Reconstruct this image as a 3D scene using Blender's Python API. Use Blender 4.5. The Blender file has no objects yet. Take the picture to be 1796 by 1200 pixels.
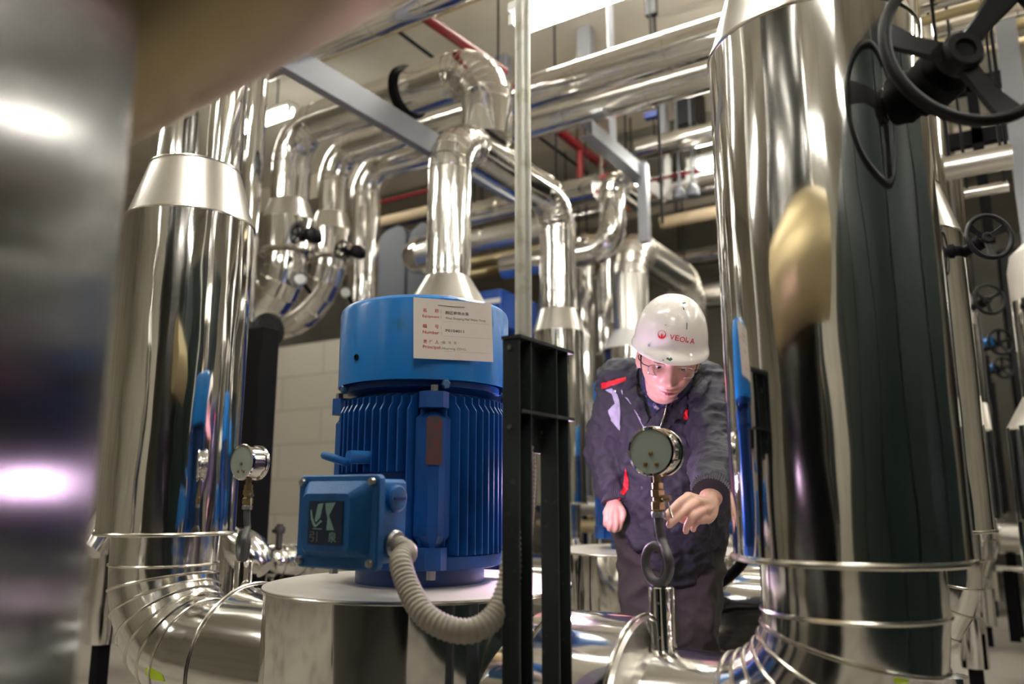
import bpy, bmesh, math, random
from mathutils import Vector, Matrix, noise
from mathutils.bvhtree import BVHTree
random.seed(7)
S = bpy.context.scene
COL = S.collection
PI = math.pi
# ---------------------------------------------------------------- camera, world, light, exposure
FPX = 1397.0; TH = math.radians(11.0); YAW = math.radians(32.0); CH = 0.9
cd = bpy.data.cameras.new('camera'); cam = bpy.data.objects.new('camera', cd); COL.objects.link(cam)
cam.location = (0, 0, CH); cam.rotation_euler = (PI/2 + TH, 0, YAW)
cd.sensor_width = 36.0; cd.lens = FPX/1796*36.0; cd.clip_start = 0.02; cd.clip_end = 60
cd.dof.use_dof = True; cd.dof.focus_distance = 1.95; cd.dof.aperture_fstop = 2.0
S.camera = cam
S.view_settings.view_transform = 'Standard'; S.view_settings.look = 'None'
S.view_settings.exposure = 0.72; S.view_settings.gamma = 1.0
S.view_settings.use_curve_mapping = False
w = bpy.data.worlds.new('world'); S.world = w; w.use_nodes = True
w.node_tree.nodes['Background'].inputs[0].default_value = (1.0, .9, .78, 1)
w.node_tree.nodes['Background'].inputs[1].default_value = 0.15

def ray(px, py):
    u = (px-898)/FPX; v = (600-py)/FPX
    X = u; Y = math.cos(TH)-math.sin(TH)*v; Z = math.sin(TH)+math.cos(TH)*v
    c, s = math.cos(YAW), math.sin(YAW)
    return Vector((X*c-Y*s, X*s+Y*c, Z))
def at_d(px, py, D):                       # point at camera distance D (measured level, straight ahead)
    r = ray(px, py); d = -r.x*math.sin(YAW)+r.y*math.cos(YAW)
    return Vector((0, 0, CH)) + r*(D/d)
def at_y(px, py, y):
    r = ray(px, py); return Vector((0, 0, CH)) + r*(y/r.y)
def at_x(px, py, x):
    r = ray(px, py); return Vector((0, 0, CH)) + r*(x/r.x)

# violet work light standing behind the channel frame, aimed towards the worker
ld = bpy.data.lights.new('violet_work_light', 'POINT'); ld.energy = 6; ld.color = (1.0, .66, 1.0); ld.shadow_soft_size = .035
lo = bpy.data.objects.new('violet_work_light', ld); COL.objects.link(lo); lo.location = at_d(966, 850, 2.1)

# ---------------------------------------------------------------- materials
def mat(name, col, rough=.5, metal=0.0, bump=None, bscale=(1, 1, 1), bdist=.002, var=None, spec=.5, emit=None, coat=0, detail=2.0):
    m = bpy.data.materials.new(name); m.use_nodes = True
    nt = m.node_tree; b = nt.nodes['Principled BSDF']
    b.inputs['Base Color'].default_value = (*col, 1); b.inputs['Roughness'].default_value = rough
    b.inputs['Metallic'].default_value = metal; b.inputs['Specular IOR Level'].default_value = spec
    b.inputs['Coat Weight'].default_value = coat; b.inputs['Coat Roughness'].default_value = .1
    if emit:
        b.inputs['Emission Color'].default_value = (*emit[0], 1); b.inputs['Emission Strength'].default_value = emit[1]
    if bump or var:
        tc = nt.nodes.new('ShaderNodeTexCoord'); mp = nt.nodes.new('ShaderNodeMapping')
        mp.inputs['Scale'].default_value = bscale; nt.links.new(tc.outputs['Object'], mp.inputs['Vector'])
    if bump:
        n = nt.nodes.new('ShaderNodeTexNoise'); n.inputs['Scale'].default_value = bump; n.inputs['Detail'].default_value = detail
        n.inputs['Roughness'].default_value = .45
        nt.links.new(mp.outputs[0], n.inputs['Vector'])
        bp = nt.nodes.new('ShaderNodeBump'); bp.inputs['Strength'].default_value = 1.0; bp.inputs['Distance'].default_value = bdist
        nt.links.new(n.outputs[0], bp.inputs['Height']); nt.links.new(bp.outputs[0], b.inputs['Normal'])
    if var:                                     # var = (colour2, scale, lo, hi)
        n2 = nt.nodes.new('ShaderNodeTexNoise'); n2.inputs['Scale'].default_value = var[1]; n2.inputs['Detail'].default_value = 6
        nt.links.new(tc.outputs['Object'], n2.inputs['Vector'])
        rp = nt.nodes.new('ShaderNodeValToRGB'); rp.color_ramp.elements[0].position = var[2]; rp.color_ramp.elements[1].position = var[3]
        rp.color_ramp.elements[0].color = (*col, 1); rp.color_ramp.elements[1].color = (*var[0], 1)
        nt.links.new(n2.outputs[0], rp.inputs[0]); nt.links.new(rp.outputs[0], b.inputs['Base Color'])
    return m
SC = (.86, .845, .815)
M = {}
M['steel_v'] = mat('polished_cladding_vertical', SC, .07, 1, bump=7, bscale=(1, 1, .28), bdist=.010, detail=1.5)
M['steel_x'] = mat('polished_cladding_lengthwise', SC, .10, 1, bump=7, bscale=(.3, 1, 1), bdist=.005)
M['steel_y'] = mat('polished_cladding_crosswise', SC, .10, 1, bump=7, bscale=(1, .3, 1), bdist=.005)
M['steel_e'] = mat('polished_cladding_elbow', SC, .13, 1, bump=9, bdist=.003)
M['steel_cone'] = mat('satin_cladding_cone', (.80, .77, .72), .28, 1, bump=14, bscale=(1, 1, .15), bdist=.001)
M['steel_satin'] = mat('satin_cladding_pale', (.82, .79, .74), .32, 1, bump=5, bdist=.003)
M['chrome'] = mat('chrome', (.85, .83, .82), .06, 1)
M['seam'] = mat('seam_metal', (.72, .68, .6), .22, 1)
M['brass_clad'] = mat('yellowed_cladding', (.46, .37, .20), .42, .6, bump=6, bscale=(.4, 1, 1), bdist=.003)
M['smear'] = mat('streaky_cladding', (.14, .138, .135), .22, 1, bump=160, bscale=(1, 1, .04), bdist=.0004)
M['blue_cowl'] = mat('sky_blue_paint', (.0, .155, .48), .32, 0, bump=3, bdist=.001, var=((.0, .10, .24), 11, .60, .72), coat=.3)
M['blue'] = mat('blue_enamel', (.003, .065, .27), .42, 0, var=((.003, .035, .14), 9, .5, .72), coat=.15)
M['blue_jb'] = mat('blue_box_paint', (.006, .13, .40), .45, 0, bump=220, bdist=.0006, var=((.006, .08, .22), 12, .52, .75))
M['blue_dark'] = mat('deep_blue_paint', (.003, .02, .16), .4)
M['blue_bright'] = mat('bright_blue_paint', (.01, .08, .42), .4)
M['rust'] = mat('rusty_nameplate', (.11, .03, .03), .7, 0, var=((.05, .045, .05), 60, .4, .6))
M['bolt'] = mat('zinc_bolt', (.45, .45, .45), .35, 1)
M['boltblue'] = mat('blue_painted_bolt', (.05, .13, .25), .4, .3)
M['black'] = mat('black_paint', (.004, .004, .005), .6, spec=.12)
M['blackv'] = mat('black_plastic', (.004, .004, .005), .4, spec=.25)
M['wheel'] = mat('charcoal_wheel_paint', (.006, .006, .0065), .45, 0, spec=.3, bump=260, bdist=.0004)
M['frame'] = mat('dark_grey_frame_paint', (.022, .028, .028), .5, 0, spec=.3, var=((.06, .07, .07), 50, .62, .75))
M['strut'] = mat('blue_grey_strut_paint', (.30, .31, .34), .38, .3)
M['galv'] = mat('galvanised_tube', (.62, .62, .56), .42, .35, bump=60, bdist=.0003, var=((.40, .40, .30), 25, .5, .7))
M['disc'] = mat('pale_cover_sheet', (.76, .71, .65), .38, .35, bump=4, bdist=.004)
M['conduit'] = mat('beige_conduit', (.42, .38, .31), .55)
M['iron'] = mat('scaly_iron', (.09, .085, .085), .55, .6, bump=140, bdist=.0008)
M['brass'] = mat('old_brass', (.30, .22, .10), .42, 1, bump=120, bdist=.0005)
M['card'] = mat('cream_card', (.80, .72, .65), .6, 0, var=((.72, .60, .50), 9, .58, .8))
M['ink'] = mat('black_ink', (.03, .03, .035), .6)
M['ink_grey'] = mat('faded_ink', (.22, .22, .22), .6)
M['redink'] = mat('red_ink', (.62, .05, .04), .6)
M['plate'] = mat('emblem_navy', (.012, .03, .07), .3)
M['emblem'] = mat('emblem_pale', (.33, .52, .50), .35, .3)
M['gglass'] = mat('gauge_back_plate', (.24, .27, .23), .3, 0, coat=.3)
M['dial'] = mat('white_dial', (.72, .75, .72), .35)
M['wall'] = mat('painted_wall', (.38, .355, .295), .8, var=((.26, .24, .20), 1.2, .45, .75))
M['ceil'] = mat('ceiling_paint', (.72, .67, .57), .85, var=((.52, .47, .38), 1.0, .45, .75))
M['beam'] = mat('ceiling_beam_paint', (.70, .63, .52), .85)
M['floor'] = mat('floor_screed', (.40, .37, .32), .35, 0, bump=3, bdist=.002, var=((.18, .16, .14), 1.6, .45, .7))
M['red'] = mat('red_fire_pipe_paint', (.24, .01, .016), .4)
M['orange'] = mat('orange_paint', (.85, .12, .02), .4)
M['tan'] = mat('tan_insulation', (.58, .46, .30), .55)
M['grey'] = mat('grey_cover', (.11, .12, .14), .55)
M['white'] = mat('white_paint', (.8, .8, .78), .4)
M['cabinet'] = mat('dark_green_cabinet', (.005, .013, .012), .4, spec=.3)
M['lamp'] = mat('fluorescent_tube', (1, 1, 1), .5, emit=((1.0, .975, .89), 34))
M['lamp_house'] = mat('lamp_housing', (.7, .7, .66), .4)
M['helmet'] = mat('white_helmet_plastic', (.80, .74, .69), .22, 0, var=((.60, .54, .48), 22, .62, .78), coat=.4)
M['greenpaint'] = mat('green_paint_spot', (.01, .10, .07), .5)
M['logo_red'] = mat('logo_red', (.62, .01, .03), .5)
M['jacket'] = mat('navy_jacket_cloth', (.026, .025, .036), .75, 0, bump=420, bdist=.0006)
M['jred'] = mat('red_jacket_piping', (.62, .01, .02), .6)
M['jpale'] = mat('pale_reflective_patch', (.36, .35, .45), .5)
M['jblack'] = mat('black_lining', (.012, .010, .012), .8)
M['knit'] = mat('ribbed_knit', (.05, .045, .06), .85)
M['trouser'] = mat('dark_trousers', (.040, .034, .030), .85, 0, bump=300, bdist=.0005)
M['shoe'] = mat('black_leather', (.01, .01, .01), .4)
M['shirt'] = mat('patterned_navy_shirt', (.012, .016, .07), .6, 0, var=((.30, .25, .24), 55, .60, .66))
M['hair'] = mat('black_hair', (.012, .010, .010), .5)
M['eye'] = mat('dark_eye', (.02, .015, .012), .15)
M['eyew'] = mat('eye_white', (.6, .55, .52), .3)
M['lace'] = mat('yellow_green_marker', (.55, .75, .02), .5)
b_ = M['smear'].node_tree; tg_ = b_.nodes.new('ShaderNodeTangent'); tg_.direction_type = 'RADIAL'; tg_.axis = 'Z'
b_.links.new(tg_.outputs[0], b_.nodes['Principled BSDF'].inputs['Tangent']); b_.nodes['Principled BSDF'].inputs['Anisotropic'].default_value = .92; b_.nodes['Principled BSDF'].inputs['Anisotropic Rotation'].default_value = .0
# skin with colour attribute
sk = mat('skin', (.62, .36, .27), .45); M['skin'] = sk
_b = sk.node_tree.nodes['Principled BSDF']; _a = sk.node_tree.nodes.new('ShaderNodeVertexColor'); _a.layer_name = 'tint'
sk.node_tree.links.new(_a.outputs[0], _b.inputs['Base Color']); _b.inputs['Subsurface Weight'].default_value = .08
_b.inputs['Subsurface Radius'].default_value = (.01, .004, .002)
# thin spectacle glass
gm = bpy.data.materials.new('clear_lens'); gm.use_nodes = True; nt = gm.node_tree; nt.nodes.clear()
o_ = nt.nodes.new('ShaderNodeOutputMaterial'); mx = nt.nodes.new('ShaderNodeMixShader'); t_ = nt.nodes.new('ShaderNodeBsdfTransparent'); g_ = nt.nodes.new('ShaderNodeBsdfGlossy')
g_.inputs['Roughness'].default_value = .03; mx.inputs[0].default_value = .10
nt.links.new(t_.outputs[0], mx.inputs[1]); nt.links.new(g_.outputs[0], mx.inputs[2]); nt.links.new(mx.outputs[0], o_.inputs[0]); M['lens'] = gm

# ---------------------------------------------------------------- mesh helpers
class MB:
    def __init__(s): s.v = []; s.f = []
    def add(s, vs, fs):
        k = len(s.v); s.v += [tuple(p) for p in vs]; s.f += [tuple(i+k for i in f) for f in fs]; return s
    def ring_loft(s, rings, closed=True, cap0=True, cap1=True):
        n = len(rings[0]); vs = [p for r in rings for p in r]; fs = []
        for i in range(len(rings)-1):
            for j in range(n if closed else n-1):
                a = i*n+j; b = i*n+(j+1) % n; fs.append((a, b, b+n, a+n))
        if cap0: fs.append(tuple(reversed(range(n))))
        if cap1: fs.append(tuple((len(rings)-1)*n+j for j in range(n)))
        return s.add(vs, fs)
    def lathe(s, prof, c=(0, 0, 0), axis=(0, 0, 1), seg=48, cap=True):   # prof: (radius, height along axis)
        q = Vector((0, 0, 1)).rotation_difference(Vector(axis).normalized()); c = Vector(c)
        rings = [[c + q @ Vector((r*math.cos(2*PI*k/seg), r*math.sin(2*PI*k/seg), h)) for k in range(seg)] for r, h in prof]
        return s.ring_loft(rings, cap0=cap, cap1=cap)
    def cyl(s, a, b, r, r2=None, seg=24):
        a = Vector(a); b = Vector(b); d = (b-a)
        return s.lathe([(r, 0), (r if r2 is None else r2, d.length)], a, d, seg)
    def tube(s, pts, r, seg=24, cap=True, closed=False, flat=None):
        pts = [Vector(p) for p in pts]; n = len(pts); rs = r if isinstance(r, (list, tuple)) else [r]*n
        tang = []
        for i in range(n):
            if closed: t = pts[(i+1) % n]-pts[i-1]
            else: t = pts[min(i+1, n-1)]-pts[max(i-1, 0)]
            tang.append(t.normalized())
        t0 = tang[0]; u = t0.orthogonal().normalized() if flat is None else (Vector(flat)-t0*Vector(flat).dot(t0)).normalized()
        rings = []
        for i in range(n):
            t = tang[i]
            u = (u - t*u.dot(t)).normalized(); v = t.cross(u)
            rr = rs[i] if isinstance(rs[i], (list, tuple)) else (rs[i], rs[i])
            rings.append([pts[i] + u*(math.cos(2*PI*k/seg)*rr[0]) + v*(math.sin(2*PI*k/seg)*rr[1]) for k in range(seg)])
        if closed: rings.append(rings[0]); cap = False
        return s.ring_loft(rings, cap0=cap, cap1=cap)
    def torus(s, c, axis, R, r, seg=48, ts=10):
        q = Vector((0, 0, 1)).rotation_difference(Vector(axis).normalized()); c = Vector(c)
        return s.tube([c + q @ Vector((R*math.cos(2*PI*k/seg), R*math.sin(2*PI*k/seg), 0)) for k in range(seg)], r, ts, closed=True)
    def box(s, lo, hi, bev=0):
        x0, y0, z0 = lo; x1, y1, z1 = hi
        if bev:
            b = bev; prof = [(x0+b, y0), (x1-b, y0), (x1, y0+b), (x1, y1-b), (x1-b, y1), (x0+b, y1), (x0, y1-b), (x0, y0+b)]
            def ring(z, ins):
                cx, cy = (x0+x1)/2, (y0+y1)/2
                return [(p[0]+(ins if p[0] < cx else -ins), p[1]+(ins if p[1] < cy else -ins), z) for p in prof]
            return s.ring_loft([ring(z0, b), ring(z0+b, 0), ring(z1-b, 0), ring(z1, b)])
        return s.add([(x0, y0, z0), (x1, y0, z0), (x1, y1, z0), (x0, y1, z0), (x0, y0, z1), (x1, y0, z1), (x1, y1, z1), (x0, y1, z1)],
                     [(3, 2, 1, 0), (4, 5, 6, 7), (0, 1, 5, 4), (1, 2, 6, 5), (2, 3, 7, 6), (3, 0, 4, 7)])
    def prism(s, poly, m, t):                   # poly in local xy, extruded along local z from 0 to t
        n = len(poly); vs = [m @ Vector((x, y, 0)) for x, y in poly] + [m @ Vector((x, y, t)) for x, y in poly]
        fs = [tuple(reversed(range(n))), tuple(range(n, 2*n))] + [(i, (i+1) % n, n+(i+1) % n, n+i) for i in range(n)]
        return s.add(vs, fs)
    def beam(s, a, b, w, h, up=(0, 0, 1)):       # rectangular bar from a to b
        a = Vector(a); b = Vector(b); d = (b-a).normalized(); r = d.cross(Vector(up)).normalized(); u = r.cross(d)
        pr = [(-w/2, -h/2), (w/2, -h/2), (w/2, h/2), (-w/2, h/2)]
        return s.ring_loft([[p + r*x + u*y for x, y in pr] for p in (a, b)])

def root_loc(p):
    while p.parent: p = p.parent
    return p.location
def obj(name, mb, m, parent=None, angle=30, mats=None):
    me = bpy.data.meshes.new(name)
    if isinstance(mb, MB): me.from_pydata(mb.v, [], mb.f); me.validate()
    else: me = mb
    bm = bmesh.new(); bm.from_mesh(me)
    if isinstance(mb, MB): bmesh.ops.recalc_face_normals(bm, faces=bm.faces)
    bm.to_mesh(me); bm.free()
    if parent is not None: me.transform(Matrix.Translation(-root_loc(parent)))
    me.shade_smooth(); me.set_sharp_from_angle(angle=math.radians(angle))
    me.materials.clear(); me.materials.append(M[m] if isinstance(m, str) else m)
    o = bpy.data.objects.new(name, me); COL.objects.link(o)
    if parent is not None: o.parent = parent
    return o
def thing(name, label, cat, loc=(0, 0, 0), group=None):
    o = bpy.data.objects.new(name, None); COL.objects.link(o); o.location = loc; o.empty_display_size = .05
    o['label'] = label; o['category'] = cat
    if group: o['group'] = group
    return o
def tag(o, label, cat, group=None, kind=None):
    if label: o['label'] = label
    if cat: o['category'] = cat
    if group: o['group'] = group
    if kind: o['kind'] = kind
    return o
def dup(root, delta, label):
    r = root.copy(); COL.objects.link(r); r.location = root.location + Vector(delta); r['label'] = label
    def rec(src, dst):
        for ch in list(src.children):
            c = ch.copy(); COL.objects.link(c); c.parent = dst; rec(ch, c)
    rec(root, r); return r
def struct(name, mb, m):
    o = obj(name, mb, m); o['kind'] = 'structure'; return o
def bend(pts, rad, n=8):                         # round the corners of a polyline; returns points and the bend ring positions
    out = [Vector(pts[0])]; rings = []
    for i in range(1, len(pts)-1):
        a, b, c = map(Vector, (pts[i-1], pts[i], pts[i+1])); d1 = (a-b).normalized(); d2 = (c-b).normalized()
        ang = d1.angle(d2); t = rad/math.tan(ang/2)
        cen = b + (d1+d2).normalized()*(rad/math.sin(ang/2)); s = b+d1*t; e = b+d2*t
        v1 = s-cen; v2 = e-cen; tot = v1.angle(v2); ax = v1.cross(v2).normalized()
        for k in range(n+1):
            p = cen + Matrix.Rotation(tot*k/n, 3, ax) @ v1
            tg = ax.cross(p-cen).normalized(); out.append(p); rings.append((p, tg))
    out.append(Vector(pts[-1])); return out, rings
def rings_(name, rl, m, parent, R, r, seg=48, ts=6):       # one ring object per seam
    for p, tg in rl: obj(name, MB().torus(p, tg, R, r, seg, ts), m, parent)
def solid(o):                                    # evaluated copy of an object's mesh
    dg = bpy.context.evaluated_depsgraph_get(); return bpy.data.meshes.new_from_object(o.evaluated_get(dg))
def remesh(mb, vox, smooth=2):
    me = bpy.data.meshes.new('t'); me.from_pydata(mb.v, [], mb.f)
    bm = bmesh.new(); bm.from_mesh(me); bmesh.ops.recalc_face_normals(bm, faces=bm.faces); bm.to_mesh(me); bm.free()
    o = bpy.data.objects.new('t', me); COL.objects.link(o)
    m = o.modifiers.new('r', 'REMESH'); m.mode = 'VOXEL'; m.voxel_size = vox; m.adaptivity = 0
    if smooth:
        s = o.modifiers.new('s', 'SMOOTH'); s.iterations = smooth; s.factor = .5
    bpy.context.view_layer.update(); r = solid(o); bpy.data.objects.remove(o); bpy.data.meshes.remove(me); return r
FONT = None
def text_mesh(txt, size=1.0, ex=0):
    cu = bpy.data.curves.new('t', 'FONT'); cu.body = txt; cu.size = size; cu.extrude = ex; cu.resolution_u = 3
    o = bpy.data.objects.new('t', cu); COL.objects.link(o); bpy.context.view_layer.update(); me = solid(o)
    bpy.data.objects.remove(o); return me
def put_text(txt, height, width, m, mtx, parent, name='lettering', bold=0, thick=.0006):
    """text scaled to a height and a width, centred left at the origin of mtx (local x right, y up)"""
    cu = bpy.data.curves.new('t', 'FONT'); cu.body = txt; cu.size = 1; cu.extrude = 0; cu.offset = bold; cu.resolution_u = 3
    o = bpy.data.objects.new('t', cu); COL.objects.link(o); bpy.context.view_layer.update(); me = solid(o)
    bpy.data.objects.remove(o)
    xs = [v.co.x for v in me.vertices]; ys = [v.co.y for v in me.vertices]
    if not xs: return None
    sx = width/(max(xs)-min(xs)) if width else height; sy = height/(max(ys)-min(ys)) if width else height
    x0 = min(xs); y0 = min(ys)
    for v in me.vertices: v.co = mtx @ Vector(((v.co.x-x0)*sx, (v.co.y-y0)*sy, thick))
    ob = obj(name, me, m, parent); return ob

# ---------------------------------------------------------------- room
struct('floor', MB().box((-9, -5, -.1), (5.5, 13, 0)), 'floor')
struct('ceiling', MB().box((-9, -5, 4.6), (5.5, 13, 4.7)), 'ceil')
struct('wall_left', MB().box((-9.1, -5, 0), (-9, 13, 4.6)), 'wall')
struct('wall_right', MB().box((5.5, -5, 0), (5.6, 13, 4.6)), 'wall')
struct('wall_back', MB().box((-9, 13, 0), (5.5, 13.1, 4.6)), 'wall')
struct('wall_front', MB().box((-9, -5.1, 0), (5.5, -5, 4.6)), 'wall')
for i, y in enumerate((1.2, 3.6, 6.2, 8.8)):
    struct('trim_%d' % (i+1), MB().box((-9, y, 4.3), (5.5, y+.35, 4.6)), 'beam')

# ---------------------------------------------------------------- ceiling lamps
def lamp(x0, x1, y, z, label, h=.05):
    t = thing('fluorescent_lamp', label, 'lamp', ((x0+x1)/2, y, z), 'fluorescent lamps under the ceiling')
    obj('housing', MB().box((x0, y-.06, z+h), (x1, y+.06, z+h+.05), .008), 'lamp_house', t)
    for dy in (-.032, .032):
        obj('tube', MB().lathe([(.012, 0), (.02, .01), (.02, x1-x0-.05), (.012, x1-x0-.04)], (x0+.02, y+dy, z+.022), (1, 0, 0), 14), 'lamp', t)
    for xx in (x0, x1-.025):
        for dy in (-.032, .032): obj('end_socket', MB().box((xx, y+dy-.018, z+.0), (xx+.025, y+dy+.018, z+h), .004), 'lamp_house', t)
    for xx in (x0+.2, x1-.2): obj('hanging_rod', MB().cyl((xx, y, z+h+.05), (xx, y, 4.6), .006, seg=8), 'black', t)
    return t
lamp(-1.52, -.02, 2.45, 2.72, 'bright white tube lamp cut off by the top edge, above the galvanised post')
lamp(-6.2, -4.75, 4.2, 4.0, 'small bright tube lamp far away, left of the leftmost overhead bend')
for x, y, z, lb in ((-4.2, 1.0, 3.6, 'above the aisle left of the wide left riser'), (-1.4, .9, 3.3, 'over the near motor'), (.6, -.6, 3.3, 'over the camera side, right'), (-2.2, -1.9, 3.3, 'over the row on the camera side'),
        (-5.0, -1.0, 3.6, 'far left on the camera side'), (1.8, 2.2, 3.5, 'right of the big handwheel'), (1.2, 5.2, 3.9, 'right of the rack'), (-1.27, 6.15, 3.60, 'beside the white brackets'), (-1.5, 4.45, 4.44, 'added above the worker to brighten the background'), (-1.9, 4.0, 4.42, 'added above the crossover pipe to brighten the background'),  # last two on this line: unseen lamps added to brighten the background
        (2.8, 5.0, 4.1, 'over the right-hand aisle'), (.4, -3.0, 3.4, 'behind the camera'), (2.6, -1.6, 3.4, 'over the dark green cabinets')):
    lamp(x-.75, x+.75, y, z, 'white tube lamp outside the picture, ' + lb)
# ---------------------------------------------------------------- insulated risers with elbows
CX, PY = -1.25, 1.58
def riser(x, y, side, label, R=.2, r=.145, rp=.155, ztop=3.6, zc=.45, zb=.79, zt=1.785, xe=None, marker=False):
    """insulated vertical riser: sleeve, cone, neck above; short pipe, gored elbow and horizontal run below (side=+1 runs to +x)"""
    t = thing('insulated_riser', label, 'pipe', (x, y, 0), 'insulated risers beside the pumps')
    seg = 96
    obj('insulation_sleeve', MB().lathe([(R-.03, zb+.004), (R, zb), (R, zt)], (x, y, 0), seg=seg, cap=True), 'steel_v', t, 12)
    obj('rim_band', MB().torus((x, y, zb+.002), (0, 0, 1), R+.001, .006, 96), 'seam', t)
    obj('cone', MB().lathe([(R, zt), (r, zt+.19)], (x, y, 0), seg=seg), 'steel_cone', t, 12)
    rings_('seam_ring', [((x, y, zt), (0, 0, 1))], 'seam', t, R+.0005, .0035, 96); rings_('seam_ring', [((x, y, zt+.19), (0, 0, 1))], 'seam', t, r+.001, .0035, 80)
    if ztop > zt+.2:
        obj('neck', MB().lathe([(r, zt+.185), (r, ztop)], (x, y, 0), seg=72), 'steel_v', t, 12)
    if xe is None: xe = x + side*.60
    rb = .25
    pts, rings = bend([(x, y, zb+.02), (x, y, zc), (xe, y, zc)], rb, 7)
    obj('elbow', MB().tube(pts, rp, 72), 'steel_e', t, 8)
    for p, tg in rings[:-1]:
        obj('band', MB().torus(p, tg, rp+.0005, .0042, 64, 8), 'seam', t)
    # heel support under the elbow
    c = Vector((x - side*.02, y, 0))
    obj('support_sleeve', MB().lathe([(.062, .12), (.062, .34)], c, seg=32), 'steel_v', t, 12)
    obj('support_leg', MB().box((c.x-.03, y-.03, 0), (c.x+.03, y+.03, .13)), 'black', t)
    if marker:
        mk = MB(); q = Vector((x-side*.03, y-.158, .47)) if False else None
    return t
rr = riser(-.272, PY, -1, 'largest riser filling the right of the picture, in front of the worker\'s arm', xe=-.66)
rl = riser(-2.245, PY, 1, 'wide riser left of the blue motor, with a ribbed bend at its foot', xe=-1.83)
names = ['second riser in the right-hand row, half hidden behind the largest riser', 'third riser in the right-hand row, only a sliver showing', 'fourth riser in the right-hand row, a faint sliver', 'fifth and farthest riser in the right-hand row']
for k in (1, 2, 3, 4): dup(rr, (0, 1.45*k, 0), names[k-1])
# left risers of the rows behind are slimmer and turn over at the top
def left_riser(x, y, label, zt=1.80, R=.175, r=.108, ztop=2.69, y2=None, rr_=.2):
    t = thing('insulated_riser', label, 'pipe', (x, y, 0), 'insulated risers beside the pumps')
    obj('insulation_sleeve', MB().lathe([(R, .79), (R, zt)], (x, y, 0), seg=72), 'steel_v', t, 12)
    obj('rim_band', MB().torus((x, y, .792), (0, 0, 1), R+.001, .006, 72), 'seam', t)
    obj('cone', MB().lathe([(R, zt), (r, zt+.14)], (x, y, 0), seg=72), 'steel_cone', t, 12)
    pts, rings = bend([(x, y, zt+.135), (x, y, ztop), (x, y+.42, ztop)], rr_, 7)
    obj('top_bend', MB().tube(pts, r, 64), 'steel_e', t, 8)
    rings_('seam_ring', rings, 'seam', t, r+.0005, .0028)
    pts, rings = bend([(x, y, .80), (x, y, .45), (x+.42, y, .45)], .22, 7)
    obj('elbow', MB().tube(pts, .13, 56), 'steel_e', t, 8)
    rings_('band', rings, 'seam', t, .1305, .0035)
    return t
left_riser(-2.24, 3.0, 'slim riser with a conical foot standing straight behind the blue motor', R=.19)
# crossover from the top of that riser to the next one
P2Y = 4.11
t = thing('overhead_crossover_pipe', 'polished pipe sloping down to the right from the bend behind the post', 'pipe', (-2.24, 3.4, 2.69))
obj('pipe', MB().tube([(-2.24, 3.38, 2.69), (-2.24, P2Y-.21, 2.69)], .1085, 64), 'steel_y', t)
rings_('seam_ring', [((-2.24, 3.5, 2.69), (0, 1, 0)), ((-2.24, P2Y-.25, 2.69), (0, 1, 0))], 'seam', t, .109, .003)
t = thing('insulated_riser', 'slim riser with a wide cone between the post and the worker', 'pipe', (-2.24, P2Y, 0), 'insulated risers beside the pumps')
pts, rings = bend([(-2.24, P2Y-.23, 2.69), (-2.24, P2Y, 2.69), (-2.24, P2Y, 2.0)], .2, 7)
obj('top_bend', MB().tube(pts, .11, 64), 'steel_e', t, 8)
rings_('seam_ring', rings, 'seam', t, .1105, .003, 48)
obj('cone', MB().lathe([(.155, 1.862), (.112, 2.0)], (-2.24, P2Y, 0), seg=64), 'steel_cone', t, 12)
obj('insulation_sleeve', MB().lathe([(.153, .86), (.153, 1.862)], (-2.24, P2Y, 0), seg=72), 'steel_v', t, 12)
obj('rim_band', MB().torus((-2.24, P2Y, .862), (0, 0, 1), .154, .006, 72), 'seam', t)
pts, rings = bend([(-2.24, P2Y, .87), (-2.24, P2Y, .45), (-1.8, P2Y, .45)], .25, 7)
obj('elbow', MB().tube(pts, .115, 48), 'steel_e', t, 8)
rings_('band', rings, 'seam', t, .1155, .0035, 40)
# third left riser pair (bright, beside the helmet)
t = thing('insulated_riser', 'bright slim riser just left of the white helmet, bending over at the top', 'pipe', (-2.24, 5.2, 0), 'insulated risers beside the pumps')
zt = at_y(1105, 398, 5.2).z-.13
pts, rings = bend([(-2.24, 5.2, 1.9), (-2.24, 5.2, zt), (-2.24, 6.5, zt), (-2.24, 6.5, 1.0)], .24, 7)
obj('top_bend', MB().tube(pts, .13, 56), 'steel_satin', t, 8)
rings_('seam_ring', rings, 'seam', t, .131, .004, 40)
z1 = at_y(1100, 572, 5.0).z; z0 = at_y(1100, 606, 5.0).z
obj('cone', MB().lathe([(.21, z0), (.135, z1)], (-2.24, 5.2, 0), seg=56), 'white', t, 12)
obj('insulation_sleeve', MB().lathe([(.21, .75), (.21, z0)], (-2.24, 5.2, 0), seg=56), 'steel_v', t, 12)
t['label'] = 'bright slim riser just left of the white helmet, with a pale cone'
# U-shaped trap pipe above
xs, ys = -2.25, 4.9
p = [at_y(1072, 292, ys), at_y(1072, 436, ys)]
X0 = p[0].x
pts, rings = bend([(X0, ys+.5, p[0].z-.09), (X0, ys, p[0].z-.09), (X0, ys, p[1].z), (X0-.9, ys, p[1].z)], .17, 7)
t = tag(obj('trap_pipe', MB().tube(pts, .095, 48), 'steel_e', None, 8), 'short upright pipe curving left at its foot, below the blue-grey strut', 'pipe')
rings_('seam_ring', rings, 'seam', t, .0955, .003, 40)

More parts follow.
